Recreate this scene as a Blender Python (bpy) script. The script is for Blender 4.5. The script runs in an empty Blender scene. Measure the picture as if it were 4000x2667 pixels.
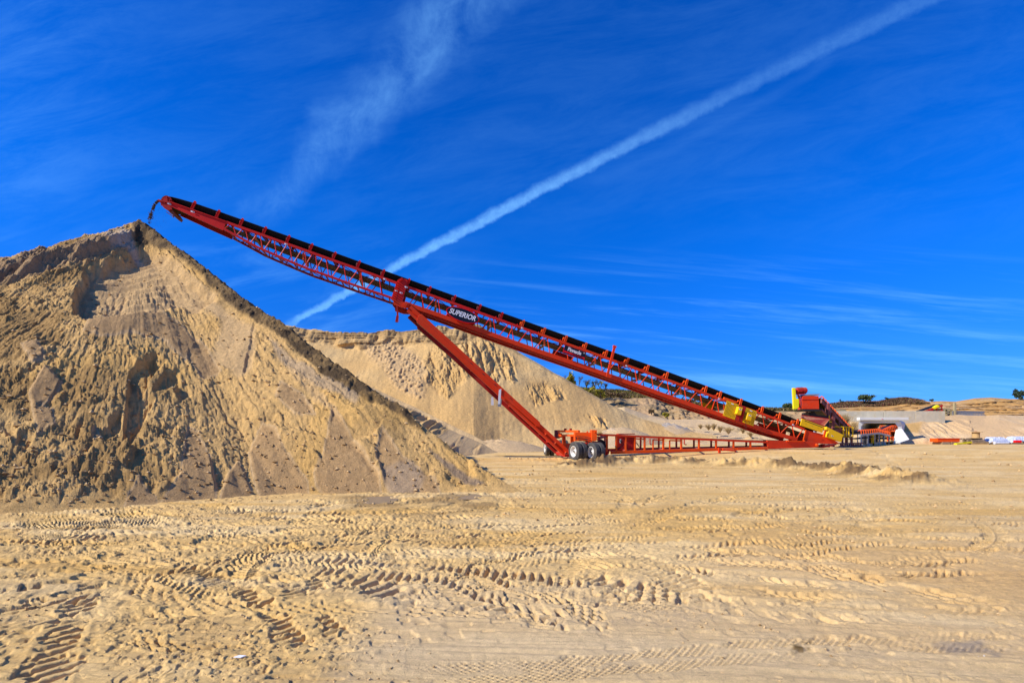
import bpy, math, random
import numpy as np
from mathutils import Vector, Matrix
random.seed(7)
SC = bpy.context.scene
COL = SC.collection
F, CX, YH, H = 2000.0, 2000.0, 1685.0, 1.6
R = math.radians

def W(px, py, D):
    return Vector(((px - CX) * D / F, D, H - (py - YH) * D / F))

class VP:
    """vertical plane through two plan points"""
    def __init__(s, a, b, off=0.0):
        d = Vector((b[0] - a[0], b[1] - a[1], 0)).normalized()
        s.u = d; s.n = Vector((d.y, -d.x, 0)); s.a = Vector((a[0], a[1], 0)); s.off = off
    def at(s, px, py, off=None):
        off = s.off if off is None else off
        kx = (px - CX) / F
        D = (off + s.n.dot(s.a)) / (s.n.x * kx + s.n.y)
        return W(px, py, D)

# ------------------------------------------------------------------ materials
def nt(mat):
    mat.use_nodes = True
    t = mat.node_tree; t.nodes.clear()
    return t, t.nodes, t.links
def mat_basic(name, col, rough=.5, metal=0., var=.12, scale=3., bump=0., bscale=40., dirt=None, dirt_amt=.0, spec=.12):
    m = bpy.data.materials.new(name); t, N, L = nt(m)
    out = N.new('ShaderNodeOutputMaterial'); b = N.new('ShaderNodeBsdfPrincipled')
    L.new(b.outputs[0], out.inputs[0])
    tc = N.new('ShaderNodeTexCoord')
    n = N.new('ShaderNodeTexNoise'); n.inputs['Scale'].default_value = scale; n.inputs['Detail'].default_value = 8
    n.inputs['Roughness'].default_value = .65
    L.new(tc.outputs['Object'], n.inputs['Vector'])
    cr = N.new('ShaderNodeValToRGB')
    cr.color_ramp.elements[0].position = .3; cr.color_ramp.elements[1].position = .72
    cr.color_ramp.elements[0].color = tuple(c * (1 - var) for c in col) + (1,)
    cr.color_ramp.elements[1].color = tuple(min(1, c * (1 + var)) for c in col) + (1,)
    L.new(n.outputs['Fac'], cr.inputs[0])
    src = cr.outputs[0]
    if dirt:
        n2 = N.new('ShaderNodeTexNoise'); n2.inputs['Scale'].default_value = 1.7; n2.inputs['Detail'].default_value = 10
        n2.inputs['Roughness'].default_value = .75
        L.new(tc.outputs['Object'], n2.inputs['Vector'])
        mr = N.new('ShaderNodeMapRange'); mr.inputs[1].default_value = .5; mr.inputs[2].default_value = .72
        mr.inputs[4].default_value = dirt_amt
        L.new(n2.outputs['Fac'], mr.inputs[0])
        mx = N.new('ShaderNodeMix'); mx.data_type = 'RGBA'
        L.new(mr.outputs[0], mx.inputs[0]); L.new(src, mx.inputs[6]); mx.inputs[7].default_value = tuple(dirt) + (1,)
        src = mx.outputs[2]
    if dirt and col[0] > .3 and col[1] < .6 and metal == 0 and name.endswith(('paint', 'yellow')):
        ge = N.new('ShaderNodeNewGeometry'); sx = N.new('ShaderNodeSeparateXYZ'); L.new(ge.outputs['Normal'], sx.inputs[0])
        um = N.new('ShaderNodeMapRange'); um.inputs[1].default_value = .45; um.inputs[2].default_value = .95; um.inputs[4].default_value = 1.3; L.new(sx.outputs[2], um.inputs[0])
        n4 = N.new('ShaderNodeTexNoise'); n4.inputs['Scale'].default_value = 7; n4.inputs['Detail'].default_value = 8; L.new(tc.outputs['Object'], n4.inputs['Vector'])
        mm = N.new('ShaderNodeMath'); mm.operation = 'MULTIPLY'; mm.use_clamp = True; L.new(um.outputs[0], mm.inputs[0]); L.new(n4.outputs[0], mm.inputs[1])
        md = N.new('ShaderNodeMix'); md.data_type = 'RGBA'; L.new(mm.outputs[0], md.inputs[0]); L.new(src, md.inputs[6]); md.inputs[7].default_value = (.52, .34, .16, 1); src = md.outputs[2]
    L.new(src, b.inputs['Base Color'])
    rr = N.new('ShaderNodeMapRange'); rr.inputs[3].default_value = max(0, rough - .1); rr.inputs[4].default_value = min(1, rough + .15)
    L.new(n.outputs['Fac'], rr.inputs[0]); L.new(rr.outputs[0], b.inputs['Roughness'])
    b.inputs['Metallic'].default_value = metal
    b.inputs['Specular IOR Level'].default_value = spec
    if bump:
        n3 = N.new('ShaderNodeTexNoise'); n3.inputs['Scale'].default_value = bscale; n3.inputs['Detail'].default_value = 6
        L.new(tc.outputs['Object'], n3.inputs['Vector'])
        bp = N.new('ShaderNodeBump'); bp.inputs['Strength'].default_value = bump; bp.inputs['Distance'].default_value = .02
        L.new(n3.outputs['Fac'], bp.inputs['Height']); L.new(bp.outputs[0], b.inputs['Normal'])
    return m

def mat_sand(name, rough=.95, grain=60., gamt=.22, bump=.6, bdist=.02, mid=6., spec=.15):
    """colour comes from the per-vertex mineral / moisture / painted shade map, grain from noise"""
    m = bpy.data.materials.new(name); t, N, L = nt(m)
    out = N.new('ShaderNodeOutputMaterial'); b = N.new('ShaderNodeBsdfPrincipled')
    L.new(b.outputs[0], out.inputs[0])
    at = N.new('ShaderNodeAttribute'); at.attribute_name = 'tint'
    tc = N.new('ShaderNodeTexCoord')
    n = N.new('ShaderNodeTexNoise'); n.inputs['Scale'].default_value = grain; n.inputs['Detail'].default_value = 5; n.inputs['Roughness'].default_value = .8
    n2 = N.new('ShaderNodeTexNoise'); n2.inputs['Scale'].default_value = mid; n2.inputs['Detail'].default_value = 6; n2.inputs['Roughness'].default_value = .7
    for q in (n, n2): L.new(tc.outputs['Object'], q.inputs['Vector'])
    ad = N.new('ShaderNodeMath'); ad.operation = 'ADD'; L.new(n.outputs[0], ad.inputs[0]); L.new(n2.outputs[0], ad.inputs[1])
    mr = N.new('ShaderNodeMapRange'); mr.inputs[1].default_value = .7; mr.inputs[2].default_value = 1.3
    mr.inputs[3].default_value = 1 - gamt; mr.inputs[4].default_value = 1 + gamt
    L.new(ad.outputs[0], mr.inputs[0])
    vm = N.new('ShaderNodeVectorMath'); vm.operation = 'SCALE'
    L.new(at.outputs['Color'], vm.inputs[0]); L.new(mr.outputs[0], vm.inputs['Scale'])
    L.new(vm.outputs[0], b.inputs['Base Color'])
    b.inputs['Roughness'].default_value = rough; b.inputs['Specular IOR Level'].default_value = spec
    bp = N.new('ShaderNodeBump'); bp.inputs['Strength'].default_value = bump; bp.inputs['Distance'].default_value = bdist
    L.new(ad.outputs[0], bp.inputs['Height']); L.new(bp.outputs[0], b.inputs['Normal'])
    return m

M = {}
M['crim'] = mat_basic('crimson_paint', (.62, .020, .014), .42, 0, .10, 2.5, dirt=(.40, .10, .05), dirt_amt=.2)
M['red'] = mat_basic('red_paint', (.70, .046, .008), .42, 0, .10, 2.5, dirt=(.40, .10, .05), dirt_amt=.35)
M['redd'] = mat_basic('shaded_dark_red_paint', (.42, .022, .016), .45, 0, .12, 2.5, dirt=(.28, .10, .06), dirt_amt=.4)  # shade painted into far-side and underside members; also plain dark red parts
M['orange'] = mat_basic('orange_red_paint', (.80, .085, .006), .4, 0, .08, 2.5, dirt=(.55, .22, .09), dirt_amt=.3)
M['idler'] = mat_basic('idler_orange', (.78, .10, .015), .45, 0, .12, 4)
M['yellow'] = mat_basic('safety_yellow', (.84, .50, .008), .45, 0, .06, 3, dirt=(.55, .36, .08), dirt_amt=.3)
M['yellowb'] = mat_basic('bright_yellow', (.88, .74, .01), .45, 0, .05, 3)
M['rubber'] = mat_basic('black_rubber', (.010, .010, .011), .6, 0, .2, 2, spec=.2)
M['rbelt'] = mat_basic('worn_belt', (.13, .095, .06), .8, 0, .35, 2, dirt=(.34, .25, .15), dirt_amt=.6)
M['tyre'] = mat_basic('tyre_rubber', (.075, .072, .07), .85, 0, .3, 6, bump=.5, bscale=30, dirt=(.26, .21, .15), dirt_amt=.75)
M['white'] = mat_basic('white_rim', (.70, .69, .66), .5, 0, .08, 5, dirt=(.50, .38, .22), dirt_amt=.6)
M['signk'] = mat_basic('sign_black', (.012, .016, .03), .35, 0, .05, 3)
M['signw'] = mat_basic('sign_white', (.85, .85, .86), .4, 0, .02, 3)
M['signr'] = mat_basic('sign_red', (.80, .01, .012), .35, 0, .03, 3)
M['steel'] = mat_basic('grey_steel', (.30, .31, .33), .45, .4, .2, 4, dirt=(.3, .25, .18), dirt_amt=.4)
M['dark'] = mat_basic('dark_steel', (.03, .028, .03), .6, 0, .3, 4)
M['roller'] = mat_basic('dusty_roller', (.42, .27, .17), .7, 0, .25, 6)
M['conc'] = mat_basic('concrete', (.60, .53, .37), .9, 0, .16, 1.2, bump=.3, bscale=20, dirt=(.52, .36, .12), dirt_amt=.55)
M['concw'] = mat_basic('pale_concrete', (.72, .70, .62), .85, 0, .08, 1.5, bump=.2, bscale=20, dirt=(.5, .47, .4), dirt_amt=.35)
M['wood'] = mat_basic('weathered_wood', (.30, .22, .14), .85, 0, .3, 5)
M['woody'] = mat_basic('spool_wood', (.50, .33, .14), .8, 0, .2, 5)
M['wrap'] = mat_basic('plastic_wrap', (.62, .66, .74), .18, .2, .2, 6, bump=.6, bscale=9)
M['beige'] = mat_basic('beige_steel', (.38, .31, .16), .6, 0, .15, 3)
M['maroon'] = mat_basic('maroon_steel', (.20, .055, .055), .55, 0, .2, 3, dirt=(.30, .20, .13), dirt_amt=.5)
M['bark'] = mat_basic('bark', (.12, .095, .08), .9, 0, .3, 5)
M['leafg'] = mat_basic('leaf_green', (.075, .10, .035), .7, 0, .5, 1.2)
M['leafd'] = mat_basic('leaf_dark', (.05, .075, .045), .7, 0, .5, 1.2)
M['leafy'] = mat_basic('leaf_yellow', (.30, .26, .03), .7, 0, .5, 1.2)
M['leafb'] = mat_basic('scrub_brown', (.15, .10, .05), .85, 0, .6, .5)
M['dry'] = mat_basic('dry_grass', (.36, .25, .11), .85, 0, .3, 2)
M['paper'] = mat_basic('paper', (.75, .75, .74), .7, 0, .05, 20)
M['sand'] = mat_sand('sand_ground', grain=85., gamt=.26, bump=.8, bdist=.014, mid=14.)
M['pile'] = mat_sand('sand_pile', grain=26., gamt=.32, bump=.9, bdist=.05, mid=7.)
M['hill'] = mat_sand('hill_soil', grain=9., gamt=.3, bump=.8, bdist=.12, mid=1.2)
M['wet'] = mat_basic('wet_sand', (.30, .215, .125), .35, 0, .1, 2)

# ------------------------------------------------------------------ mesh builder
class MB:
    def __init__(s): s.v = []; s.f = []; s.mi = []; s.cur = 0
    def quadbox(s, c8):
        o = len(s.v); s.v += [tuple(p) for p in c8]
        for q in ((0,3,2,1),(4,5,6,7),(0,1,5,4),(1,2,6,5),(2,3,7,6),(3,0,4,7)):
            s.f.append(tuple(o + i for i in q)); s.mi.append(s.cur)
        return s
    def box(s, c, x, y, z):
        """centre, three half-extent vectors"""
        c, x, y, z = map(Vector, (c, x, y, z))
        return s.quadbox([c-x-y-z, c+x-y-z, c+x+y-z, c-x+y-z, c-x-y+z, c+x-y+z, c+x+y+z, c-x+y+z])
    def abox(s, x0, x1, y0, y1, z0, z1):
        return s.box(((x0+x1)/2,(y0+y1)/2,(z0+z1)/2),((x1-x0)/2,0,0),(0,(y1-y0)/2,0),(0,0,(z1-z0)/2))
    def beam(s, a, b, w, h, side=None):
        """box beam a->b; w across (along side), h the other way"""
        a, b = Vector(a), Vector(b); d = b - a
        if d.length < 1e-6: return s
        sd = Vector(side) if side is not None else Vector((0, 0, 1)).cross(d)
        if sd.length < 1e-5: sd = Vector((1, 0, 0))
        sd = (sd - d * (sd.dot(d) / d.length_squared)).normalized()
        up = d.normalized().cross(sd)
        return s.box((a + b) / 2, d / 2, sd * w / 2, up * h / 2)
    def tube(s, pts, r, n=8, caps=True):
        pts = [Vector(p) for p in pts]; rr = r if hasattr(r, '__len__') else [r] * len(pts)
        o = len(s.v); prev = None
        for i, p in enumerate(pts):
            d = (pts[min(i+1, len(pts)-1)] - pts[max(i-1, 0)]).normalized()
            if prev is None:
                a = d.orthogonal().normalized()
            else:
                a = (prev - d * prev.dot(d)).normalized()
            prev = a; b = d.cross(a)
            for k in range(n):
                t = 2 * math.pi * k / n
                s.v.append(tuple(p + (a * math.cos(t) + b * math.sin(t)) * rr[i]))
        for i in range(len(pts) - 1):
            for k in range(n):
                k2 = (k + 1) % n
                s.f.append((o+i*n+k, o+i*n+k2, o+(i+1)*n+k2, o+(i+1)*n+k)); s.mi.append(s.cur)
        if caps:
            s.f.append(tuple(o + k for k in range(n))[::-1]); s.mi.append(s.cur)
            s.f.append(tuple(o + (len(pts)-1)*n + k for k in range(n))); s.mi.append(s.cur)
        return s
    def prism(s, pts, ext):
        """polygon (3D pts) extruded by vector ext"""
        ext = Vector(ext); o = len(s.v); n = len(pts)
        s.v += [tuple(Vector(p)) for p in pts] + [tuple(Vector(p) + ext) for p in pts]
        s.f.append(tuple(range(o, o+n))); s.f.append(tuple(range(o+2*n-1, o+n-1, -1))); s.mi += [s.cur]*2
        for i in range(n):
            j = (i+1) % n; s.f.append((o+i, o+n+i, o+n+j, o+j)); s.mi.append(s.cur)
        return s
    def lathe(s, c, axis, prof, n=40):
        """prof: list of (t along axis, radius)"""
        c = Vector(c); ax = Vector(axis).normalized(); a = ax.orthogonal().normalized(); b = ax.cross(a); o = len(s.v)
        for t, r in prof:
            for k in range(n):
                an = 2*math.pi*k/n
                s.v.append(tuple(c + ax*t + (a*math.cos(an) + b*math.sin(an))*r))
        for i in range(len(prof)-1):
            for k in range(n):
                k2 = (k+1) % n
                s.f.append((o+i*n+k, o+i*n+k2, o+(i+1)*n+k2, o+(i+1)*n+k)); s.mi.append(s.cur)
        return s
    def build(s, name, mat, parent=None, smooth=False, bevel=0., mats=None):
        me = bpy.data.meshes.new(name)
        off = Vector((0, 0, 0))
        p = parent
        while p is not None:
            off += p.location; p = p.parent
        me.from_pydata([tuple(Vector(v) - off) for v in s.v], [], s.f)
        for m_ in (mats or [mat]): me.materials.append(m_)
        if mats: me.polygons.foreach_set('material_index', s.mi)
        if smooth: me.polygons.foreach_set('use_smooth', [True] * len(me.polygons))
        me.validate(); me.update()
        o = bpy.data.objects.new(name, me); COL.objects.link(o)
        if parent is not None: o.parent = parent
        if bevel:
            bv = o.modifiers.new('bevel', 'BEVEL'); bv.width = bevel; bv.segments = 2; bv.limit_method = 'ANGLE'
        return o

def tag(o, label=None, cat=None, group=None, kind=None):
    if label: o['label'] = label
    if cat: o['category'] = cat
    if group: o['group'] = group
    if kind: o['kind'] = kind
    return o
def empty(name, loc, label=None, cat=None, group=None):
    o = bpy.data.objects.new(name, None); COL.objects.link(o); o.location = loc; o.empty_display_size = .3
    return tag(o, label, cat, group)
def copy_tree(o, parent=None):
    c = o.copy(); COL.objects.link(c)
    if parent is not None: c.parent = parent
    for ch in list(o.children):
        d = ch.copy(); COL.objects.link(d); d.parent = c
        for g in list(ch.children):
            e = g.copy(); COL.objects.link(e); e.parent = d
    return c

# ------------------------------------------------------------------ numpy noise
def _h(ix, iy, seed):
    n = (ix.astype(np.int64) * 374761393 + iy.astype(np.int64) * 668265263 + seed * 974634777) & 0xffffffff
    n = ((n ^ (n >> 13)) * 1274126177) & 0xffffffff
    n = n ^ (n >> 16)
    return (n & 0xffffff).astype(np.float64) / 16777216.0
def vn(x, y, seed=0):
    ix = np.floor(x); iy = np.floor(y); fx = x - ix; fy = y - iy
    u = fx*fx*fx*(fx*(fx*6-15)+10); v = fy*fy*fy*(fy*(fy*6-15)+10)
    a = _h(ix, iy, seed); b = _h(ix+1, iy, seed); c = _h(ix, iy+1, seed); d = _h(ix+1, iy+1, seed)
    return (a + (b-a)*u) * (1-v) + (c + (d-c)*u) * v
def fbm(x, y, o=4, seed=0, g=.5):
    s = 0; a = 1.; t = 0.
    for i in range(o):
        s = s + a * (vn(x + 17.3*i, y - 9.1*i, seed + i) * 2 - 1); t += a; a *= g
        x, y = x*1.6 + y*1.2, y*1.6 - x*1.2
    return s / t
def billow(x, y, o=4, seed=0, g=.5):
    s = 0; a = 1.; t = 0.
    for i in range(o):
        s = s + a * np.abs(vn(x + 17.3*i, y - 9.1*i, seed + i) * 2 - 1) * 2; t += a; a *= g
        x, y = x*1.6 + y*1.2, y*1.6 - x*1.2
    return s / t
def worley(x, y, seed=0):
    ix = np.floor(x); iy = np.floor(y); f1 = np.full(x.shape, 9.); cid = np.zeros(x.shape)
    for dx in (-1, 0, 1):
        for dy in (-1, 0, 1):
            cx = ix + dx; cy = iy + dy
            hx = _h(cx, cy, seed); hy = _h(cx, cy, seed + 31)
            d = (cx + hx - x)**2 + (cy + hy - y)**2
            m = d < f1; f1 = np.where(m, d, f1); cid = np.where(m, hx, cid)
    return np.sqrt(f1), cid
def lumps(x, y, seed=0, thr=.0):
    d, c = worley(x, y, seed)
    r = .25 + .45 * c
    return np.sqrt(np.clip(1 - (d / r)**2, 0, 1)) * r * (c > thr)
def clods(x, y, seed=0, thr=.0):
    d, c = worley(x, y, seed)
    r = .16 + .30 * c
    e = np.clip((r - d) / .09, 0, 1)
    return e * (.35 + .65*c) * (c > thr) * .5
def ss(a, b, x):
    t = np.clip((x - a) / (b - a), 0, 1); return t*t*(3-2*t)
def polymask(px, py, poly, soft):
    """1 inside polygon, soft edge in the polygon's units"""
    poly = np.array(poly, float); n = len(poly)
    x0, y0 = poly.min(0) - soft; x1, y1 = poly.max(0) + soft
    sel = (px > x0) & (px < x1) & (py > y0) & (py < y1)
    out = np.zeros(px.shape)
    X = px[sel]; Y = py[sel]
    if X.size == 0: return out
    ins = np.zeros(X.shape, bool); dm = np.full(X.shape, 1e9)
    for i in range(n):
        ax, ay = poly[i]; bx, by = poly[(i+1) % n]
        cond = ((ay > Y) != (by > Y))
        if by != ay:
            ins ^= cond & (X < (bx-ax)*(Y-ay)/(by-ay) + ax)
        dx, dy = bx-ax, by-ay
        t = np.clip(((X-ax)*dx + (Y-ay)*dy) / (dx*dx+dy*dy+1e-9), 0, 1)
        dm = np.minimum(dm, np.hypot(X-ax-t*dx, Y-ay-t*dy))
    sd = np.where(ins, dm, -dm)
    out[sel] = ss(-soft, soft, sd)
    return out
def polydist(x, y, pts):
    """distance, signed side and arclength to polyline (arrays)"""
    best = np.full(x.shape, 1e9); sgn = np.zeros(x.shape); al = np.zeros(x.shape); acc = 0.
    for (ax, ay), (bx, by) in zip(pts[:-1], pts[1:]):
        dx, dy = bx-ax, by-ay; Ls = math.hypot(dx, dy)
        if Ls < 1e-9: continue
        t = np.clip(((x-ax)*dx + (y-ay)*dy) / (Ls*Ls), 0, 1)
        qx = x-ax-t*dx; qy = y-ay-t*dy; d = np.hypot(qx, qy)
        m = d < best
        best = np.where(m, d, best); sgn = np.where(m, (dx*qy - dy*qx) / Ls, sgn); al = np.where(m, acc + t*Ls, al)
        acc += Ls
    return best, sgn, al

def grid_mesh(name, X, Y, Z, col, mat, kind=None):
    nr, nc = X.shape
    v = np.stack([X, Y, Z], -1).reshape(-1, 3).astype(np.float32)
    idx = np.arange(nr*nc).reshape(nr, nc)
    q = np.stack([idx[:-1,:-1], idx[:-1,1:], idx[1:,1:], idx[1:,:-1]], -1).reshape(-1, 4).astype(np.int32)
    me = bpy.data.meshes.new(name)
    me.vertices.add(len(v)); me.vertices.foreach_set('co', v.ravel())
    me.loops.add(q.size); me.loops.foreach_set('vertex_index', q.ravel())
    me.polygons.add(len(q)); me.polygons.foreach_set('loop_start', np.arange(0, q.size, 4, dtype=np.int32))
    try: me.polygons.foreach_set('loop_total', np.full(len(q), 4, dtype=np.int32))
    except Exception: pass
    me.polygons.foreach_set('use_smooth', np.ones(len(q), dtype=bool))
    a = me.color_attributes.new('tint', 'FLOAT_COLOR', 'POINT')
    c4 = np.ones((nr*nc, 4), np.float32); c4[:, :3] = np.clip(col.reshape(-1, 3), 0, 1)
    a.data.foreach_set('color', c4.ravel())
    me.materials.append(mat); me.update(calc_edges=True)
    o = bpy.data.objects.new(name, me); COL.objects.link(o)
    if kind: o['kind'] = kind
    return o
def mixc(c, col, m):
    return c * (1 - m[..., None]) + np.array(col) * m[..., None]

SAND = (.71, .46, .165); SANDP = (.78, .555, .25); OCH = (.64, .37, .095); FAN = (.43, .265, .115)
DAMP = (.17, .10, .042); BRN = (.36, .225, .095)
#SECTION_GROUND
# ================================================================== GROUND
def rise(X, D):
    return .45 * ss(25., 32., D) * ss(4., 15., X)
def gw(px, py):
    """plan point of a ground pixel"""
    D = F * H / (py - YH); return ((px - CX) * D / F, D)

def track_relief(Z, X, D, pts_px, width, depth, pitch, style='chev', rim=.22, seed=0, soft=1.):
    pts = [gw(*p) for p in pts_px]
    pp = []                                   # smooth the polyline (Catmull-Rom)
    P = [pts[0]] + pts + [pts[-1]]
    for i in range(1, len(P)-2):
        for k in range(6):
            t = k/6.
            q = []
            for j in (0, 1):
                a, b, c, d = P[i-1][j], P[i][j], P[i+1][j], P[i+2][j]
                q.append(.5*((2*b) + (-a+c)*t + (2*a-5*b+4*c-d)*t*t + (-a+3*b-3*c+d)*t**3))
            pp.append(tuple(q))
    pp.append(pts[-1])
    xs = [p[0] for p in pp]; ys = [p[1] for p in pp]; w = width
    rows = np.where((D[:, 0] > min(ys)-w) & (D[:, 0] < max(ys)+w))[0]
    if len(rows) == 0: return
    r0, r1 = rows[0], rows[-1]+1
    x = X[r0:r1]; y = D[r0:r1]
    d, s, al = polydist(x, y, pp)
    sel = d < w * .95
    if not sel.any(): return
    xx = x[sel]; yy = y[sel]; sg = s[sel]; a = al[sel]; dd = d[sel]
    total = sum(math.hypot(pp[i+1][0]-pp[i][0], pp[i+1][1]-pp[i][1]) for i in range(len(pp)-1))
    hw = w / 2
    jit = fbm(xx*2.2, yy*2.2, 3, seed+5) * .16
    ej = fbm(xx*7, yy*7, 3, seed+21)
    env = (1 - ss(hw*.70, hw*1.05, dd + ej*.8*hw)) * ss(0, .5, a + ej*.3) * ss(0, .5, total - a + ej*.3)
    if style == 'chev': ph = a / pitch + np.abs(sg) / hw * 1.1 + (sg > 0) * .5
    elif style == 'bar': ph = a / pitch + sg / hw * .35
    else: ph = a / pitch + .5 * (np.floor((sg + hw) / hw * 3) % 2)
    fr = (ph + jit) % 1.
    lug = ss(.0, .16, fr) * (1 - ss(.52, .62, fr))
    if style == 'chev': lug *= ss(.02*hw, .12*hw, np.abs(sg)) 
    if style == 'dots': lug *= ss(.0, .5, np.abs(np.sin((sg + hw) / hw * 3 * math.pi)))
    patch = np.clip(.75 + 1.3 * fbm(xx*.9, yy*.9, 2, seed+9), .15, 1.25)
    patch = np.maximum(patch, .6) if seed in (17, 18, 24, 19, 20, 47, 43, 44, 41) else patch * ss(-.55, -.1, fbm(xx*1.7, yy*1.7, 2, seed+14))
    z = -depth * .12 - depth * 1.7 * lug * patch + .004 * fbm(xx*14, yy*14, 3, seed)
    rimz = depth * rim * np.exp(-((dd - hw*1.12) / (hw*.16))**2) * np.clip(.6 + 1.6*fbm(xx*3, yy*3, 3, seed+2), 0, 2) * ss(0, .3, a) * ss(0, .3, total - a)
    sub = Z[r0:r1]
    sub[sel] = sub[sel] * (1 - env * .88) + z * env + rimz
    Z[r0:r1] = sub

GR = {}
def zat(key, x, d):
    Dn, kx, Z = GR[key]; k = x/max(d, 2.)
    i = int(np.clip(np.searchsorted(Dn, d), 1, len(Dn)-1)); j = int(np.clip(np.searchsorted(kx, k), 1, len(kx)-1))
    t = (d-Dn[i-1])/(Dn[i]-Dn[i-1]); u = (k-kx[j-1])/(kx[j]-kx[j-1])
    return float((Z[i-1,j-1]*(1-u)+Z[i-1,j]*u)*(1-t) + (Z[i,j-1]*(1-u)+Z[i,j]*u)*t)
def build_ground():
    ycut = np.arange(1736, 3180, 1.9)
    Dd = F * H / (ycut - YH)
    Dn = np.concatenate([[-120, -60, -25, -8, 0, 1.0, 1.6], Dd[::-1], np.array([66, 70, 76, 84, 95, 110, 130, 160, 220, 350, 700, 1500, 4000])])
    kd = np.arange(-1.06, 1.0601, .00175)
    ko = np.array([1.3, 2, 3.5, 7, 14, 30]) 
    kx = np.concatenate([-ko[::-1], kd, ko])
    D, K = np.meshgrid(Dn, kx, indexing='ij')
    X = K * np.maximum(D, 2.0)
    px = CX + F * K; py = YH + F * H / np.maximum(D, 1.)
    near = 1 - ss(20, 45, D)
    Z = .035 * fbm(X/3.5, D/3.5, 3, 1) * near
    # fine horizontal scraper ruts (bucket and tyre drag), strongest at the right and in front
    wob = fbm(X/6, D/6, 2, 3) * .8
    v = (D + .06*X + wob)
    streak = fbm(X/3.2, v*5.2, 4, 11, .6)
    smooth_zone = ss(1500, 2300, px + .6*(py-2100)) 
    Z += .022 * streak * (.35 + .65*smooth_zone) * near * (.5 + .8*ss(14, 6, D))
    Z += .008 * fbm(X/1.2, v*16, 3, 12) * near
    # rough trodden zone
    rough = np.clip(1 - smooth_zone * .75, 0, 1) * near
    bl = billow(X/.55, D/.55, 4, 21)
    Z += rough * .010 * (bl - .7) * (.5 + .5*ss(4.5, 8, D))
    pm = ss(.0, .35, fbm(X/1.8, D/1.8, 3, 44))
    wx = X + .05*fbm(X/.1, D/.1, 2, 48); wy = D + .05*fbm(X/.1, D/.1, 2, 49)
    Z += (rough*.9 + .25) * near * .012 * pm * lumps(wx/.11, wy/.11, 5, .4)
    pm2 = ss(.1, .4, fbm(X/1.1, D/1.1, 3, 47))
    Z += (rough*.8 + .18) * near * .018 * pm2 * lumps(wx/.045, wy/.045, 8, .5) * ss(16, 9, D)
    q = lambda l, sx=1/1.176, ox=0, oy=1900: [(ox + x*sx, oy + y*sx) for x, y in l]
    L5 = lambda l: q(l); L6 = lambda l: q(l, 1/1.176, 2000, 1700)
    def T(pts, w, d, p, st='chev', sd=0, rim=.22):
        ym = sum(q_[1] for q_ in pts) / len(pts)
        if 8 <= sd <= 13: p *= .7
        elif ym < 2290:
            w, p, d = w*.62, p*.50, d*.62
            if ym > 1990 and abs(pts[0][0] - pts[-1][0]) > 350:          # the twin wheel beside it
                track_relief(Z, X, D, [(a_, b_ + (b_-YH)*.085) for a_, b_ in pts], w, d, p, st, rim, sd+200)
        track_relief(Z, X, D, pts, w, d, p, st, rim, sd)
    rnd = random.Random(5)
    for k in range(34):
        x0 = rnd.uniform(-100, 3600); y0 = rnd.uniform(1960, 2330); dx = rnd.uniform(400, 1400); dy = rnd.uniform(-150, 190)
        c = rnd.uniform(-90, 90)
        T([(x0, y0), (x0+dx*.5, y0+dy*.5+c), (x0+dx, y0+dy)], rnd.uniform(.35, .55), rnd.uniform(.03, .045), .22,
          rnd.choice(['chev', 'bar', 'dots']), 70+k, .25)
    for k in range(16):                                      # tight turning arcs
        x0 = rnd.uniform(-100, 2600); y0 = rnd.uniform(2040, 2270); w_ = rnd.uniform(90, 330); h_ = rnd.uniform(50, 150); sg = rnd.choice((1, -1))
        T([(x0, y0), (x0+sg*w_*.5, y0+h_*.25), (x0+sg*w_*.85, y0+h_*.6), (x0+sg*w_, y0+h_)], rnd.uniform(.4, .5), .05, .20, rnd.choice(['chev', 'bar']), 120+k, .2)
    # long sweeping tyre tracks
    T(L5([(-60,372),(300,330),(600,268),(900,228),(1200,185),(1600,128),(1950,60)]), .55, .045, .26, 'bar', 1)
    T(L5([(-60,300),(400,255),(900,168),(1400,108),(1560,62)]), .5, .04, .24, 'bar', 2)
    T(L5([(380,440),(700,352),(950,300),(1200,262),(1700,208),(2400,165)]), .55, .05, .27, 'chev', 3)
    T(L5([(-60,425),(250,395),(560,330),(900,280),(1300,240)]), .5, .045, .25, 'bar', 4)
    T(L5([(-60,215),(400,222),(800,190),(1300,150),(1800,118),(2400,95)]), .5, .04, .25, 'bar', 5)
    T(L5([(-60,250),(300,262),(700,235),(1200,195),(1700,160)]), .5, .04, .24, 'chev', 6)
    T(L5([(-60,185),(120,178),(330,196),(640,186)]), .5, .045, .25, 'bar', 7)
    T(L5([(140,100),(190,150),(250,196)]), .6, .06, .2, 'bar', 8)
    T(L5([(235,92),(320,150),(480,172),(720,190)]), .6, .07, .22, 'bar', 9)
    T(L5([(500,96),(600,140),(720,178)]), .55, .07, .22, 'bar', 10)
    T(L5([(920,82),(1040,112),(1200,118)]), .5, .06, .2, 'bar', 11)
    T(L5([(1380,62),(1480,80),(1600,78)]), .5, .06, .2, 'bar', 12)
    T(L5([(1660,34),(1760,60),(1900,62)]), .5, .05, .2, 'bar', 13)
    T(L5([(1800,150),(1960,110),(2120,70),(2200,30)]), .5, .05, .24, 'bar', 14)
    T(L5([(2080,180),(2200,150),(2320,96),(2300,50),(2230,20)]), .55, .05, .24, 'bar', 15)
    T(L5([(980,420),(1120,335),(1210,262)]), .42, .06, .17, 'bar', 16)
    T(L5([(1070,430),(1180,530),(1290,620),(1370,730),(1420,770)]), .25, .034, .12, 'bar', 17)
    T(L5([(1460,560),(1520,640),(1590,740)]), .20, .03, .12, 'bar', 18)
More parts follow.
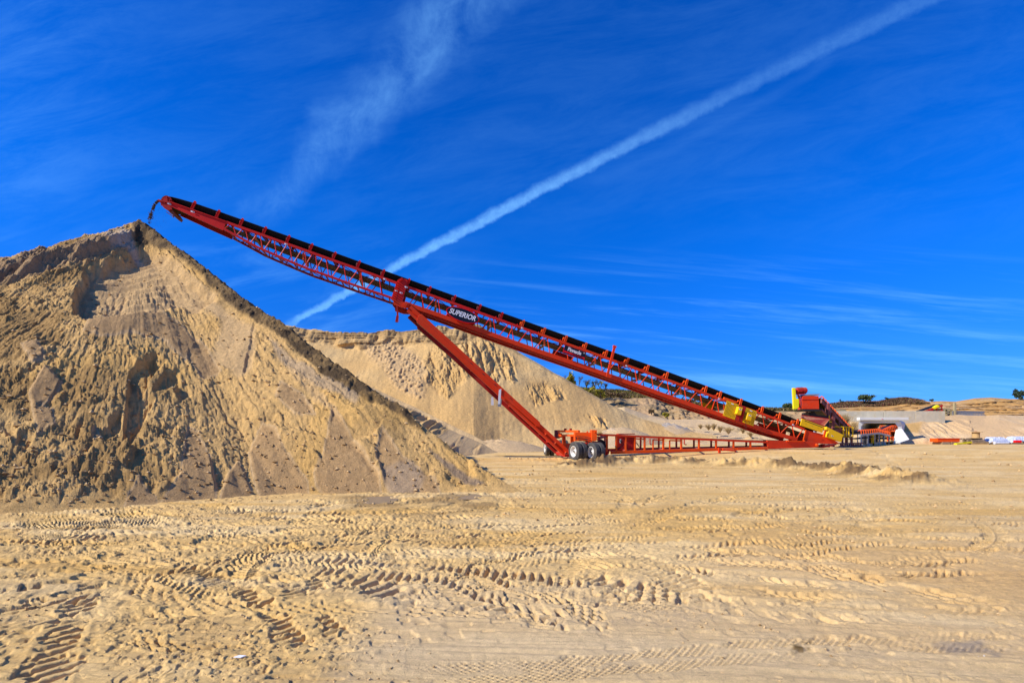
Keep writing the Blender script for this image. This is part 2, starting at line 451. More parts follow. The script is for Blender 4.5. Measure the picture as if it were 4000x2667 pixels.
    T(L5([(1335,420),(1345,470),(1375,540)]), .24, .04, .11, 'bar', 19)
    T(L5([(1445,415),(1450,460),(1470,520)]), .2, .04, .11, 'bar', 20)
    T(L5([(1775,270),(1790,320),(1850,380)]), .32, .06, .2, 'bar', 21)
    T(L5([(2100,305),(2112,380)]), .32, .06, .2, 'bar', 22)
    T(L5([(2230,285),(2300,350)]), .3, .06, .2, 'bar', 23)
    T(L5([(420,430),(370,530),(310,640),(250,770),(190,910),(120,1080)]), .28, .036, .14, 'bar', 24)
    T(L5([(560,430),(720,500),(980,540),(1400,560),(1900,572),(2500,600)]), .3, .03, .2, 'dots', 25)
    T(L5([(-60,540),(200,530),(500,470),(760,430)]), .45, .04, .19, 'chev', 26)
    T(L5([(-60,640),(300,600),(760,590),(1150,575)]), .36, .035, .16, 'chev', 27)
    T(L5([(560,660),(800,740),(1180,735)]), .2, .03, .2, 'dots', 28)
    T(L5([(1900,400),(2050,450),(2200,520),(2400,560),(2760,640)]), .36, .04, .14, 'chev', 29)
    T(L5([(2120,385),(2260,430),(2440,520),(2700,560)]), .3, .04, .14, 'chev', 30)
    T(L5([(1900,250),(2050,262),(2400,225),(2800,190)]), .45, .045, .24, 'chev', 31)
    # right half
    T(L6([(420,495),(500,530),(600,565)]), .22, .04, .17, 'bar', 41)
    T(L6([(240,545),(330,568),(400,590)]), .26, .04, .14, 'bar', 42)
    T(L6([(650,595),(760,630),(890,668)]), .18, .045, .16, 'bar', 43)
    T(L6([(400,620),(480,645),(570,668)]), .2, .045, .15, 'bar', 44)
    T(L6([(210,622),(250,640),(310,665)]), .26, .045, .12, 'bar', 45)
    T(L6([(-10,620),(60,660)]), .26, .045, .12, 'bar', 46)
    T(L6([(-60,800),(80,830),(180,880),(270,905)]), .3, .045, .13, 'chev', 47)
    T(L6([(-300,690),(100,720),(300,780),(420,900)]), .26, .04, .2, 'dots', 48)
    T(L6([(-500,1070),(100,1058),(700,1000),(1200,958),(1800,940),(2400,925)]), .16, .006, .06, 'dots', 49)
    T(L6([(-500,1138),(100,1112),(700,1060),(1300,1010),(2400,975)]), .14, .006, .06, 'dots', 50)
    T(L6([(300,792),(900,782),(1500,800),(2400,815)]), .2, .008, .08, 'dots', 51)
    T(L6([(1470,318),(1600,352),(1640,400),(1580,442),(1400,470),(1100,500),(700,520)]), .5, .032, .22, 'chev', 52)
    T(L6([(1950,360),(2120,385),(2210,440),(2200,500),(2060,545),(1700,590)]), .5, .035, .22, 'chev', 53)
    T(L6([(-100,490),(200,480),(700,440),(1100,420),(1500,360),(1900,330)]), .5, .035, .24, 'chev', 54)
    T(L6([(-100,430),(300,400),(640,392),(900,300),(1300,250),(1600,240)]), .5, .035, .24, 'chev', 55)
    T(L6([(-100,300),(300,262),(700,230),(1200,260),(1640,330)]), .5, .035, .24, 'chev', 56)
    T(L6([(-100,215),(400,205),(900,215),(1500,225)]), .5, .03, .24, 'chev', 57)
    T(L6([(480,360),(520,290),(420,240),(200,230)]), .5, .035, .24, 'bar', 58)
    T(L6([(700,520),(1000,540),(1300,560),(1500,600)]), .5, .045, .24, 'chev', 59)
    T(L6([(1000,640),(1300,690),(1600,700)]), .4, .035, .22, 'chev', 60)
    T(L6([(1640,100),(1760,130),(1700,170),(1500,190)]), .6, .03, .3, 'bar', 61)
    rnd = random.Random(5)
    for k in range(0):
        x0 = rnd.uniform(-100, 3700); y0 = rnd.uniform(1960, 2330); dx = rnd.uniform(500, 1500); dy = rnd.uniform(-90, 110)
        c = rnd.uniform(-60, 60)
        T([(x0, y0), (x0+dx*.5, y0+dy*.5+c), (x0+dx, y0+dy)], rnd.uniform(.35, .55), rnd.uniform(.03, .05), .22,
          rnd.choice(['chev', 'bar', 'dots']), 70+k, .25)
    # crumbs thrown over the tracks
    c1_ = billow(X/.16, D/.16, 3, 51, .7) - .5
    Z += near * (.006 + .004*rough) * c1_ * ss(-.3, .3, fbm(X/1.4, D/1.4, 3, 52)) * ss(2.6, 5, D)
    wx = X + .06*fbm(X/.1, D/.1, 2, 53); wy = D + .06*fbm(X/.1, D/.1, 2, 54)
    for sc_, am, sd_ in ((.26, .026, 55), (.14, .022, 56), (.08, .020, 57)):
        far_ = ss(sc_*12, sc_*26, D) if sc_ > .1 else 1.
        pt_ = ss(.12, .4, fbm(X/2.2, D/1.3, 4, sd_))
        Z += (.35 + .65*rough) * near * am * far_ * pt_ * clods(wx/sc_, wy/sc_, sd_+3, .4) * 1.5
    # small sharp pits and heel marks everywhere
    for sc_, dp_, sd_, x_ in ((.085, .022, 91, 1.), (.05, .014, 92, .8), (.16, .022, 93, .7)):
        q_ = vn((X + .3*D)/sc_/1.5, (D - .1*X)/sc_, sd_) ; pt_ = ss(-.25, .3, fbm(X/1.3, D/.9, 3, sd_+4))
        Z -= near * (.30 + .50*rough) * dp_ * ss(.64, .76, q_) * pt_ * ss(sc_*420, sc_*200, D)
        q_ = vn((X - .2*D)/sc_/1.7, D/sc_, sd_+9)
        Z += near * (.30 + .70*rough) * dp_*.22 * ss(.66, .85, q_) * pt_ * ss(sc_*420, sc_*200, D)
    # dug sand berm in front of the wheels, tracks over its right end
    berm = [gw(*p) for p in [(2240,1822),(2330,1815),(2450,1806),(2600,1808),(2750,1812),(2950,1822),(3150,1830),(3300,1840),(3420,1862),(3560,1878)]]
    d, s, al = polydist(X, D, berm)
    bm = np.exp(-(d/.75)**2)
    Z += bm * (.22 + .12*fbm(X/1.2, D/1.2, 3, 61)) + np.exp(-(d/1.0)**2) * .15 * (billow(X/.45, D/.45, 4, 62) - .4) 
    Z += np.exp(-(d/1.0)**2) * .16 * lumps(X/.28, D/.28, 63, .3)
    # ground under the carriage: loose sand
    d2, _, _ = polydist(X, D, [gw(2080,1800), gw(2170,1792), gw(2290,1805)])
    Z += np.exp(-(d2/.9)**2) * .08 * (billow(X/.4, D/.4, 4, 66) + .3*lumps(X/.2, D/.2, 67, .4))
    # mounds around the tail
    for (a, b, hh, rr) in [((3110,1760),0,.07,1.2),((3240,1764),0,.08,1.6)]:
        gx, gy = gw(*a); Dq = (F*(H-.4))/(a[1]-YH); gx = (a[0]-CX)*Dq/F
        Z += hh * np.exp(-(((X-gx)/(rr*1.6))**2 + ((D-Dq+1)/rr)**2))
    Z += rise(X, D)
    Z += .05 * fbm(X/5, D/5, 3, 71) * ss(18, 30, D) * (1 - ss(70, 120, D))
    # pits kept flat where the stacker stands
    # ---- colour: mineral + moisture map
    C = np.zeros(X.shape + (3,)) + np.array(SAND)
    t = ss(-.25, .35, fbm(X/2.3, v*1.1, 4, 81)); C = mixc(C, SANDP, t * .75)
    t = ss(.05, .45, fbm(X/3.1, v*2.1, 4, 83)); C = mixc(C, OCH, t * .60)
    t = ss(.0, .5, fbm(X/1.2, v*3.1, 4, 84)); C = mixc(C, BRN, t * .26); t = ss(.1, .5, fbm(X/.25, D/.25, 3, 90)); C = mixc(C, BRN, t * .16 * near)
    C = mixc(C, (.60, .38, .17), polymask(px, py, [(2900,2120),(3600,2130),(4100,2080),(4100,2420),(3500,2300),(3000,2260),(2700,2200)], 120) * .5)
    C = mixc(C, (.64, .48, .27), polymask(px, py, [(1500,2250),(2600,2280),(4100,2420),(4100,2667),(1300,2667)], 140) * .55)
    C = mixc(C, DAMP, np.clip(np.exp(-(d/1.0)**2) * ss(-.2, .25, fbm(X/.8, D/.8, 3, 85)) * 1.6, 0, 1) * .9)
    C = mixc(C, DAMP, polymask(px, py, [(1300,1935),(1500,1900),(1700,1880),(1900,1905),(2030,1960),(1900,2010),(1600,2010),(1400,1990)], 30) * ss(-.1, .3, fbm(X/.7, D/.7, 3, 86)) * .55)
    C = mixc(C, (.12, .07, .02), polymask(px, py, [(3100,2510),(3170,2500),(3190,2530),(3150,2552),(3095,2548)], 14) * ss(-.25, .25, fbm(X/.08, D/.08, 3, 87)))
    C = mixc(C, (.27, .22, .17), polymask(px, py, [(3650,2520),(3800,2500),(3950,2540),(3900,2570),(3700,2560)], 25) * ss(-.2, .3, fbm(X/.2, D/.2, 3, 88)) * .8)
    edge = (np.abs(K) > 1.07) | (D < 2.)
    Z = np.where(edge, 0.02*fbm(X/4, D/4, 2, 9), Z)
    # the culvert floor and all built things stand at the risen level
    GR['g'] = (Dn, kx, Z)
    o = grid_mesh('ground', X, D, Z, C, M['sand'], 'structure')
    return o
build_ground()
#SECTION_PILES
# ================================================================== MAIN PILE
def build_main_pile():
    rp = [W(545,872,26.0), W(500,896,26.3), W(480,906,26.5), W(400,926,26.8), W(215,972,27.2), W(0,1025,27.5), W(-300,1085,28.), W(-1000,1240,30.), W(-1700,1400,32.)]
    Dn = np.concatenate([np.arange(9.4, 29.2, .04), np.arange(29.3, 52, .5)])
    kx = np.concatenate([[-2.6, -2.3, -2.0, -1.8, -1.6, -1.4, -1.2], np.arange(-1.05, .03, .00115)])
    D, K = np.meshgrid(Dn, kx, indexing='ij'); X = K * D
    Zb = np.full(X.shape, -1.)
    for a, b in zip(rp[:-1], rp[1:]):
        n = max(2, int((b - a).length / .5))
        for i in range(n):
            p = a.lerp(b, i / n); ri0 = p.x > -21.5
            dx = X - p.x; dy = D - p.y; d = np.hypot(dx, dy) + 1e-6
            ang = dx / d                                  # +1 = to the right
            tn = np.interp(np.degrees(np.arctan2(dx, -dy)), [-180, 0, 45, 57, 70, 90, 180], [.66, .66, .668, .53, .69, .74, .74]) if ri0 else .66 + 0*d
            g = np.clip(d * tn / p.z, 0, 1.5)
            c = p.z * np.where(g < 1, np.sign(1-g) * np.abs(1 - g)**1.05, (1-g)*.5)
            Zb = np.maximum(Zb, c)
    pk = rp[0]
    px = CX + F * K; py = YH - F * (Zb - H) / D
    phi = np.arctan2(X - pk.x, -(D - pk.y)); r = np.hypot(X - pk.x, D - pk.y)
    arc = phi * 14.
    x, y = X, D
    front = ss(30, 27, D)
    Z = Zb.copy()
    jx = 30*fbm(x/1.6, y/1.6, 5, 101, .62); jy = 30*fbm(x/1.6, y/1.6, 5, 102, .62)
    qx = px + jx; qy = py + jy
    PM = lambda poly, soft: polymask(qx, qy, poly, soft)
    # relief masks
    hollow = PM([(330,1000),(430,965),(560,955),(640,1010),(800,1140),(835,1160),(770,1200),(620,1206),(500,1232),(350,1240),(290,1185),(300,1080)], 16)
    stream = polymask(px + .5*jx, py + .5*jy, [(520,700),(508,880),(530,925),(546,940),(592,958),(645,982),(700,1026),(782,1083),(835,1134),(900,1186),(1008,1274),(1132,1360),(1208,1422),(1265,1480),(1352,1540),(1468,1590),(1600,1672),(1660,1700),(1300,1300),(1000,1050),(700,800)], 7)
    cone_up = PM([(640,1010),(830,1160),(1000,1290),(985,1450),(930,1480),(820,1400),(860,1240),(790,1200),(845,1150)], 14)
    fanpoly = [
        [(545,1850),(560,1900),(612,1945),(618,1985),(482,1985),(500,1940),(530,1905)],
        [(735,1640),(775,1665),(800,1720),(830,1790),(850,1880),(846,1985),(612,1985),(660,1930),(705,1870),(718,1780)],
        [(930,1790),(960,1830),(982,1900),(985,1990),(855,1990),(870,1920),(890,1850)],
        [(1030,1650),(1080,1690),(1110,1760),(1160,1820),(1210,1890),(1215,1975),(1035,1985),(1000,1900),(970,1760)],
        [(1290,1600),(1360,1700),(1430,1790),(1480,1860),(1495,1950),(1300,1960),(1240,1900),(1230,1850),(1270,1770)],
        [(1490,1690),(1580,1790),(1700,1880),(1720,1925),(1560,1950),(1500,1880),(1470,1780)],
        [(345,1240),(500,1235),(610,1205),(700,1260),(760,1350),(720,1400),(640,1330),(520,1300),(400,1310),(330,1290)],
        [(700,1300),(790,1340),(860,1450),(800,1480),(730,1400)],
        [(90,1340),(150,1330),(180,1400),(130,1420)], [(180,1440),(250,1480),(210,1540),(130,1590),(120,1520)],
        [(130,1560),(210,1580),(215,1650),(150,1700)],
        [(375,1650),(395,1700),(370,1720),(362,1690)], [(1100,1500),(1180,1560),(1230,1640),(1150,1640),(1080,1560)],
    ]
    fan = np.zeros(X.shape); fanraw = []
    for f in fanpoly:
        m = polymask(px + .5*jx, py + .5*jy, f, 12); fanraw.append(m); fan = np.maximum(fan, m)
    smooth = np.clip(np.maximum(fan, hollow * .8) + cone_up*.85, 0, 1)
    rough = (1 - smooth) * (1 - stream) * front * ss(-.1, .35, Zb)
    # big undulation, gullies running down the slope
    Z += .30 * fbm(x/4.5, y/4.5, 3, 110) * ss(0, 2.5, Zb) * (1 - stream*.7) * ss(0, 3, r)
    Z += .22 * fbm(arc/1.3, r/6., 3, 112) * rough
    # crest cliff on the left and the dug hollow below it
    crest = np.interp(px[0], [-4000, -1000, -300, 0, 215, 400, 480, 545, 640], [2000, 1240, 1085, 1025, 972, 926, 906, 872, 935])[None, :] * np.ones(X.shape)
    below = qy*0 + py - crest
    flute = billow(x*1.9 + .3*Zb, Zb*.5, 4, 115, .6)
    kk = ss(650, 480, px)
    Z -= kk * (.72 * ss(14 + 10*flute, 42, below) * (1 - ss(60, 420, below)) ) 
    Z += kk * .30 * (flute - .6) * ss(6, 16, below) * (1 - ss(55, 80, below))
    Z += kk * .10 * (ss(.3, .8, np.abs(((Zb*3.1 + .5*fbm(x/2, y/2, 3, 174)) % 1.) - .5)*2) - .5) * ss(10, 20, below) * (1 - ss(60, 90, below))
    Z += kk * .10 * (billow(x*4.5, Zb*1.5, 3, 175) - .5) * ss(10, 20, below) * (1 - ss(60, 90, below))
    Z += kk * .05 * lumps(x/.3, y/.3, 118, .4) * ss(20, 5, np.abs(below - 6))
    Z -= .45 * hollow
    strata = np.abs(((Zb*2.6 + .35*fbm(x/3, y/3, 3, 119) + .06*X) % 1.) - .5) * 2
    Z += (hollow * .10 + cone_up * .03) * (ss(.25, .9, strata) - .5)
    Z += hollow * .12 * (billow(arc*1.6, r*.5, 3, 120) - .6) * ss(1030, 1130, py)
    # the shaded step at the right end of the cut face
    lx = np.interp(py[:, 0] if False else py, [1240, 1275, 1340, 1400, 1460, 1500], [990, 986, 978, 958, 945, 950])
    st = px + .25*jx - lx
    band = ss(1235, 1275, py) * (1 - ss(1440, 1500, py))
    Z -= .10 * ss(-4, 9, st) * (1 - ss(10, 90, st)) * band
    # deep shaded slot in the middle
    slot = [([(505,1440),(600,1380),(612,1430),(575,1500),(560,1540),(600,1560),(570,1600),(560,1650),(520,1715),(496,1725),(488,1640),(498,1560)], .36, 7),
            ([(80,1690),(140,1700),(120,1740),(70,1735)], .15, 8), ([(20,1660),(50,1650),(60,1690),(30,1700)], .15, 8),
            ([(640,1445),(680,1435),(700,1490),(650,1520),(600,1530)], .2, 8), ([(430,1630),(470,1600),(480,1650),(450,1680)], .28, 8),
            ([(560,1390),(610,1370),(640,1400),(600,1440)], .3, 9), ([(280,1160),(330,1165),(320,1210),(285,1205)], .06, 8),
            ([(200,1160),(285,1140),(280,1170),(230,1185)], .06, 8), ([(690,1500),(720,1480),(740,1540),(700,1560)], .15, 8)]
    for poly, dep, sf in slot:
        Z -= dep * polymask(px + .4*jx, py + .4*jy, poly, sf) 
    # slump scarps (small cliffs with fluted faces)
    nz = fbm(x/2.2, y/2.2, 4, 130)
    s = (Zb * .95 + nz * 1.5) ; fr = s - np.floor(s)
    saw = np.where(fr > .82, (1 - fr) / .18, fr / .82) - .5
    sm = ss(-.05, .25, fbm(x/3.0, y/3.0, 3, 132)) * rough
    Z += sm * .24 * saw
    edge = np.exp(-((fr - .88) / .16)**2)
    Z += sm * edge * .13 * (billow(arc*3.6, r*.9, 3, 134) - .65)
    # patches of fluting
    fp = ss(.0, .3, fbm(x/2.0 + 40, y/2.0, 3, 136)) * rough * ss(430, 620, px) * (1 - ss(1450, 1600, px)) 
    Z += fp * .15 * (billow(arc*4.2 + nz, r*1.1, 4, 137) - .6)
    # crumbled clods, most on the left and low
    left = ss(900, 300, px + .2*(1500-py))
    cp = ss(-.25, .25, fbm(x/1.5, y/1.5, 4, 140)) * rough
    Z += cp * (.5 + .5*left) * (.08 * (billow(x/.5, y/.6, 5, 141, .72) - .5))
    x2 = x + .12*fbm(x/.2, y/.2, 3, 147); y2 = y + .12*fbm(x/.2, y/.2, 3, 148)
    Z += cp * (.4 + .6*left) * (.26 * clods(x2/.34, y2/.34, 143, .3) + .20 * clods(x2/.6, y2/.6, 149, .55))
    Z += rough * (.35 + .65*left) * .15 * clods(x2/.17, y2/.17, 144, .2) * ss(-.3, .2, fbm(x/.9, y/.9, 3, 145))
    Z += rough * .05 * (billow(x/.28, y/.32, 4, 146, .7) - .5)
    # fresh damp stream down from the belt
    Z += stream * (.10*lumps(x/.22, y/.22, 150, .3) + .07*(billow(x/.3, y/.3, 4, 151) - .5) + .12) * front
    # smooth dry fans, slightly proud with rills
    for i, m in enumerate(fanraw):
        Z += m * .05
    Z += fan * .05 * (billow(arc*1.1, r*.18, 3, 155) - .6)
    Z += front * ss(0, .6, Zb) * .02 * fbm(x/.13, y/.13, 3, 156)
    Z += front * ss(0, .6, Zb) * rough * .09 * (billow(arc*5.5, r*1.3, 3, 171, .6) - .55)      # thin downhill runs
    Z += front * .16 * fbm(x/1.5, y/1.5, 3, 172) * ss(0, 1.5, Zb)
    Z += front * fan * .03 * fbm(arc*4., r*.35, 3, 173)
    Z = Zb + (Z - Zb) * ss(-.1, .4, Zb) * (1 - .40*rough) - .02 + .05*fbm(x/.5, y/.5, 3, 158)*ss(1., 0., Zb)
    # colours
    C = np.zeros(X.shape + (3,)) + np.array((.66, .41, .145))
    C = mixc(C, OCH, ss(-.1, .4, fbm(x/1.8, y/1.8, 4, 160)) * .5)
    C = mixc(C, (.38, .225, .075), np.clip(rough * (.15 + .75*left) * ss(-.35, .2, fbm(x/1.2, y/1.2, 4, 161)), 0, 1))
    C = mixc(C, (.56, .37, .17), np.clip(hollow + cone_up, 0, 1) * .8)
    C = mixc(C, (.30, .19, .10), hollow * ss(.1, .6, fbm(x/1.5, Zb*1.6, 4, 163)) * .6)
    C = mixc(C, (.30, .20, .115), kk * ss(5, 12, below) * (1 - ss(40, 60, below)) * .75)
    C = mixc(C, (.60, .46, .30), polymask(px, py, [(390,930),(480,890),(530,940),(560,975),(500,950),(430,952)], 8) * .8)
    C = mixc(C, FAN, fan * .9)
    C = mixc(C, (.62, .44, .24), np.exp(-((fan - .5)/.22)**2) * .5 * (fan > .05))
    C = mixc(C, (.105, .068, .032), np.clip(stream + .45*ss(.0, .35, fbm(x/.9, y/.9, 4, 176))*polymask(px, py, [(520,900),(640,1010),(829,1180),(1000,1330),(1200,1480),(1500,1700),(1750,1850),(1800,1700),(1000,1100),(640,850)], 25), 0, 1) * (.80 + .20*ss(-.2, .2, fbm(x/.4, y/.4, 3, 165))))
    C = mixc(C, (.42, .31, .19), PM([(1040,1330),(1150,1410),(1400,1560),(1380,1600),(1150,1480)], 10) * .7)
    C = mixc(C, (.62, .40, .17), PM([(1130,1440),(1210,1500),(1260,1560),(1300,1640),(1240,1600),(1150,1500)], 10) * .8)
    gr = PM([(1680,1745),(1740,1790),(1830,1840),(1905,1885),(1840,1895),(1760,1850)], 8)
    C = mixc(C, (.22, .165, .12), gr * .8)
    C = mixc(C, (.42, .30, .18), PM([(1500,1830),(1600,1800),(1660,1870),(1640,1920),(1520,1930)], 12) * .7)
    GR['p'] = (Dn, kx, Z)
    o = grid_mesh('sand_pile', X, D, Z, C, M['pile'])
    tag(o, 'tallest nearest sand pile with crumbling face, under the discharging belt end', 'sand pile')
build_main_pile()

# ================================================================== LOFTED TERRAIN
def loft(curves, px0, px1, step, rows):
    cols = np.arange(px0, px1 + step, step)
    R_ = []
    for c in curves:
        c = np.array(c, float)
        yy = np.interp(cols, c[:, 0], c[:, 1]); dd = np.interp(cols, c[:, 0], c[:, 2])
        R_.append(np.stack([(cols - CX) * dd / F, dd, H - (yy - YH) * dd / F], -1))
    out = []
    for i in range(len(R_)-1):
        n = rows[i]
        for k in range(n):
            t = k / n; out.append(R_[i]*(1-t) + R_[i+1]*t)
    out.append(R_[-1])
    A = np.stack(out)
    X, D, Z = A[..., 0].copy(), A[..., 1].copy(), A[..., 2].copy()
    return X, D, Z, CX + F*X/D, YH - F*(Z-H)/D

def zc(pts, z, D):                         # curve at constant height & depth
    return [(p, YH - F*(z-H)/D, D) for p in pts]

def pile2():
    foot = [(700,1762,41),(1850,1764,40.5),(1950,1760,42.5),(2200,1754,44),(2400,1748,45),(2600,1744,46),(2800,1742,47)]
    crest_y = [(700,1230),(1000,1250),(1080,1264),(1180,1281),(1250,1290),(1340,1301),(1430,1302),(1520,1292),(1570,1296),(1640,1285),(1700,1278),(1712,1272),(1745,1276),(1760,1284),(1800,1282),(1850,1266),(1873,1268),(1895,1284),(2005,1355),(2156,1453),(2272,1518),(2373,1576),(2503,1634),(2640,1672),(2740,1690),(2800,1700)]
    Dc = lambda p: np.interp(p, [700, 1900, 2500, 2800], [55, 55, 52, 50])
    crest = [(p, y, float(Dc(p))) for p, y in crest_y]
    cbase = [(p, y + np.interp(p, [700, 1150, 1300, 1500, 1700, 1850, 1960, 2100], [40, 52, 46, 46, 50, 50, 12, 8]), float(Dc(p)) - .9) for p, y in crest_y]
    mid = [(700,1500,48),(1850,1540,47.5),(1950,1560,48),(2200,1620,48.5),(2400,1665,48.5),(2600,1705,48.5),(2800,1722,48.5)]
    back = [(700,1720,80),(2800,1722,80)]
    X, D, Z, px, py = loft([foot, mid, cbase, crest, back], 760, 2800, 2.6, [90, 150, 34, 14])
    x, y = X, Z                                   # vertical-ish face coordinates
    jx = 30*fbm(X/3, Z/3, 3, 201); jy = 30*fbm(X/3, Z/3, 3, 202)
    P = lambda poly, s: polymask(px + jx, py + jy, poly, s)
    fr = ss(56, 54, D)
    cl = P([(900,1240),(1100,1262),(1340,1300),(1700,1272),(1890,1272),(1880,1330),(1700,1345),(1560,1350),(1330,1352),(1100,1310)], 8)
    er = P([(1640,1400),(1700,1350),(1860,1330),(1930,1350),(2010,1400),(2030,1470),(1960,1450),(1940,1520),(1870,1470),(1800,1500),(1750,1560),(1690,1500)], 14)
    er = np.maximum(er, P([(2070,1500),(2130,1490),(2200,1520),(2220,1560),(2160,1550),(2090,1570)], 12))
    er = np.maximum(er, P([(2290,1625),(2350,1640),(2360,1680),(2310,1665)], 8))
    cr = P([(1430,1350),(1540,1345),(1640,1400),(1680,1480),(1660,1560),(1560,1500),(1480,1420)], 20)
    dd = np.zeros(X.shape)
    dd += .5 * fbm(X/6, Z/5, 3, 204)
    dd += cl * (.95 * (billow(X/2.2, Z/5, 4, 205) - .5) + .18*(billow(X/3, Z/.22, 3, 206) - .5))
    dd += er * (.62 * (billow(X/1.0 + .3*Z, Z/2.4, 5, 207, .6) - .75))
    dd += cr * (.25*lumps(X/.35, Z/.35, 208, .5) + .1*billow(X/.5, Z/.5, 3, 209))
    dd += .05 * fbm(X/.6 + .25*Z, Z/4, 3, 210) * (1-cl)
    dd += .03 * fbm(X/.3, Z/.3, 3, 211)
    D2 = D - dd * fr * .9
    Z2 = Z + dd * fr * .35 * (1 - cl) - .1*(D < 42)
    # rough crest line
    Z2 += np.where(np.abs(py - np.interp(px, [c[0] for c in crest_y], [c[1] for c in crest_y])) < 6, .22*lumps(X/.7, D/3, 213, .3) * (px < 1900), 0)
    C = np.zeros(X.shape + (3,)) + np.array((.64, .40, .15))
    C = mixc(C, SANDP, ss(-.2, .4, fbm(X/5, Z/4, 4, 220)) * .45)
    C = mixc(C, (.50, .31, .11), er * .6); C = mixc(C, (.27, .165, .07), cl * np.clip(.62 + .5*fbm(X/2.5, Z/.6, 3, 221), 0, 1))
    C = mixc(C, (.46, .33, .2), cr * .4)
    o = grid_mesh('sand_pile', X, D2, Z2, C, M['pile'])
    tag(o, 'wide sand pile behind the conveyor with a steep cut brow along its flat top', 'sand pile')
pile2()

def spur():
    crest = [(1150,1345,46),(1250,1402,45),(1321,1450,44.5),(1500,1532,44),(1640,1594,43),(1750,1650,42),(1850,1698,41.2),(1948,1752,40),(2010,1772,39)]
    foot = [(1150,1800,27.6),(1700,1798,28.6),(1780,1790,30.5),(1850,1779,34),(1920,1771,37),(1960,1767,39),(2010,1775,36)]
    up = [(p, y + 26*np.interp(p, [1150, 1800, 2000], [1, .8, 0]), D - .5) for p, y, D in crest]
    back = [(1150,1500,60),(1500,1650,56),(1850,1740,52),(2010,1765,46)]
    X, D, Z, px, py = loft([foot, up, crest, back], 1150, 2010, 2.6, [110, 14, 20])
    off = np.abs(py - np.interp(px, [c[0] for c in crest], [c[1] for c in crest]))
    fr = ss(46.5, 44.5, D)
    m = ss(-.1, .3, fbm(X/1.5, Z/1.5, 3, 231)) * ss(1970, 1850, px) * ss(8, 30, off)
    m *= 1 - ss(90, 190, off)
    dd = m * .9 * (billow(X/.8 - .3*Z, Z/1.6, 4, 232) - .6) + .04*fbm(X/.4, Z/.8, 3, 233) + .3*fbm(X/4, Z/4, 2, 234)
    C = np.zeros(X.shape + (3,)) + np.array((.64, .44, .21)); C = mixc(C, OCH, m * .5)
    o = grid_mesh('sand_pile', X, D - dd*fr, Z + dd*.4*fr - .08, C, M['pile'])
    tag(o, 'long low sand ridge running down between the tall pile and the wide pile', 'sand pile')
spur()

def small_heap(px0, D0, z, rad, label, seed, grey=0.):
    n = 60; a = np.linspace(0, 2*math.pi, 73); r = np.linspace(0, 1, n)
    Rr, A = np.meshgrid(r, a, indexing='ij')
    x0 = (px0-CX)*D0/F; X = x0 + Rr*np.cos(A)*rad*1.35; D = D0 + Rr*np.sin(A)*rad
    g = float(rise(np.array(x0), np.array(D0)))
    Z = g - .15 + (z + .15) * (1 - Rr**1.7) + .10*fbm(X/.8, D/.8, 4, seed) * (1-Rr)
    m = ss(-.1, .2, fbm(X/1., D/1., 3, seed+3)); Z += m*.18*(billow(X/.4, D/.4, 4, seed+5) - .5)*(1-Rr)
    C = np.zeros(X.shape + (3,)) + np.array((.60, .42, .22)); C = mixc(C, (.38, .34, .29), np.full(X.shape, grey) * m)
    o = grid_mesh('sand_heap', X, D, Z, C, M['pile']); tag(o, label, 'sand heap')
small_heap(1950, 41.8, .95, 3.4, 'rounded sand heap at the foot of the wide pile, left of the far wheels', 240)
small_heap(2425, 47.5, 1.7, 3.4, 'low rough sand heap behind the frame rail, next to the wide pile', 250, .3)
small_heap(2590, 52., 2.0, 3.8, 'grey topped heap with a dark shaded side, behind the frame rail', 255, .9)

def dunes():
    foot = zc([2250, 3500], .25, 45.5)
    foot = [(2250,1744,46),(2700,1742,45),(2900,1738,45),(3100,1734,45.5),(3420,1732,46)]
    low = [(2250,1720,49),(2560,1700,50),(2700,1712,49),(2900,1715,49),(3100,1716,48.5),(3345,1712,47.5)]
    crest = [(2250,1610,62),(2411,1588,62),(2439,1585,62),(2476,1599,62),(2531,1619,62),(2612,1635,62),(2731,1636,62),(2800,1640,61),(2906,1648,60),(3020,1655,58),(3120,1652,56),(3240,1647,53),(3345,1645,50)]
    crest = [(p, y, min(D, 52) if p > 3240 else D) for p, y, D in crest]
    back = [(2250,1640,72),(3000,1640,70),(3250,1645,56),(3345,1645,51.6)]
    X, D, Z, px, py = loft([foot, low, crest, back], 2250, 3352, 3., [30, 70, 10])
    dd = .22*fbm(X/5, D/3, 4, 260) + .05*fbm(X/1, D/1, 3, 261)
    m = ss(.15, .4, fbm(X/2.5, D/2, 3, 262)) * ss(1640, 1690, py)
    dd += m*.25*(billow(X/.9, D/.9, 4, 263) - .4)
    C = np.zeros(X.shape + (3,)) + np.array((.66, .46, .235)); C = mixc(C, SANDP, ss(0, .4, fbm(X/4, D/3, 3, 264))*.5)
    C = mixc(C, BRN, m*.4); C = mixc(C, (.34, .27, .17), ss(3220, 3290, px) * ss(-.2, .2, fbm(X/.9, Z/.9, 4, 266)) * .6)
    o = grid_mesh('terrain', X, D, Z + dd - .12*(D < 45.6), C, M['pile'], 'structure')
dunes()

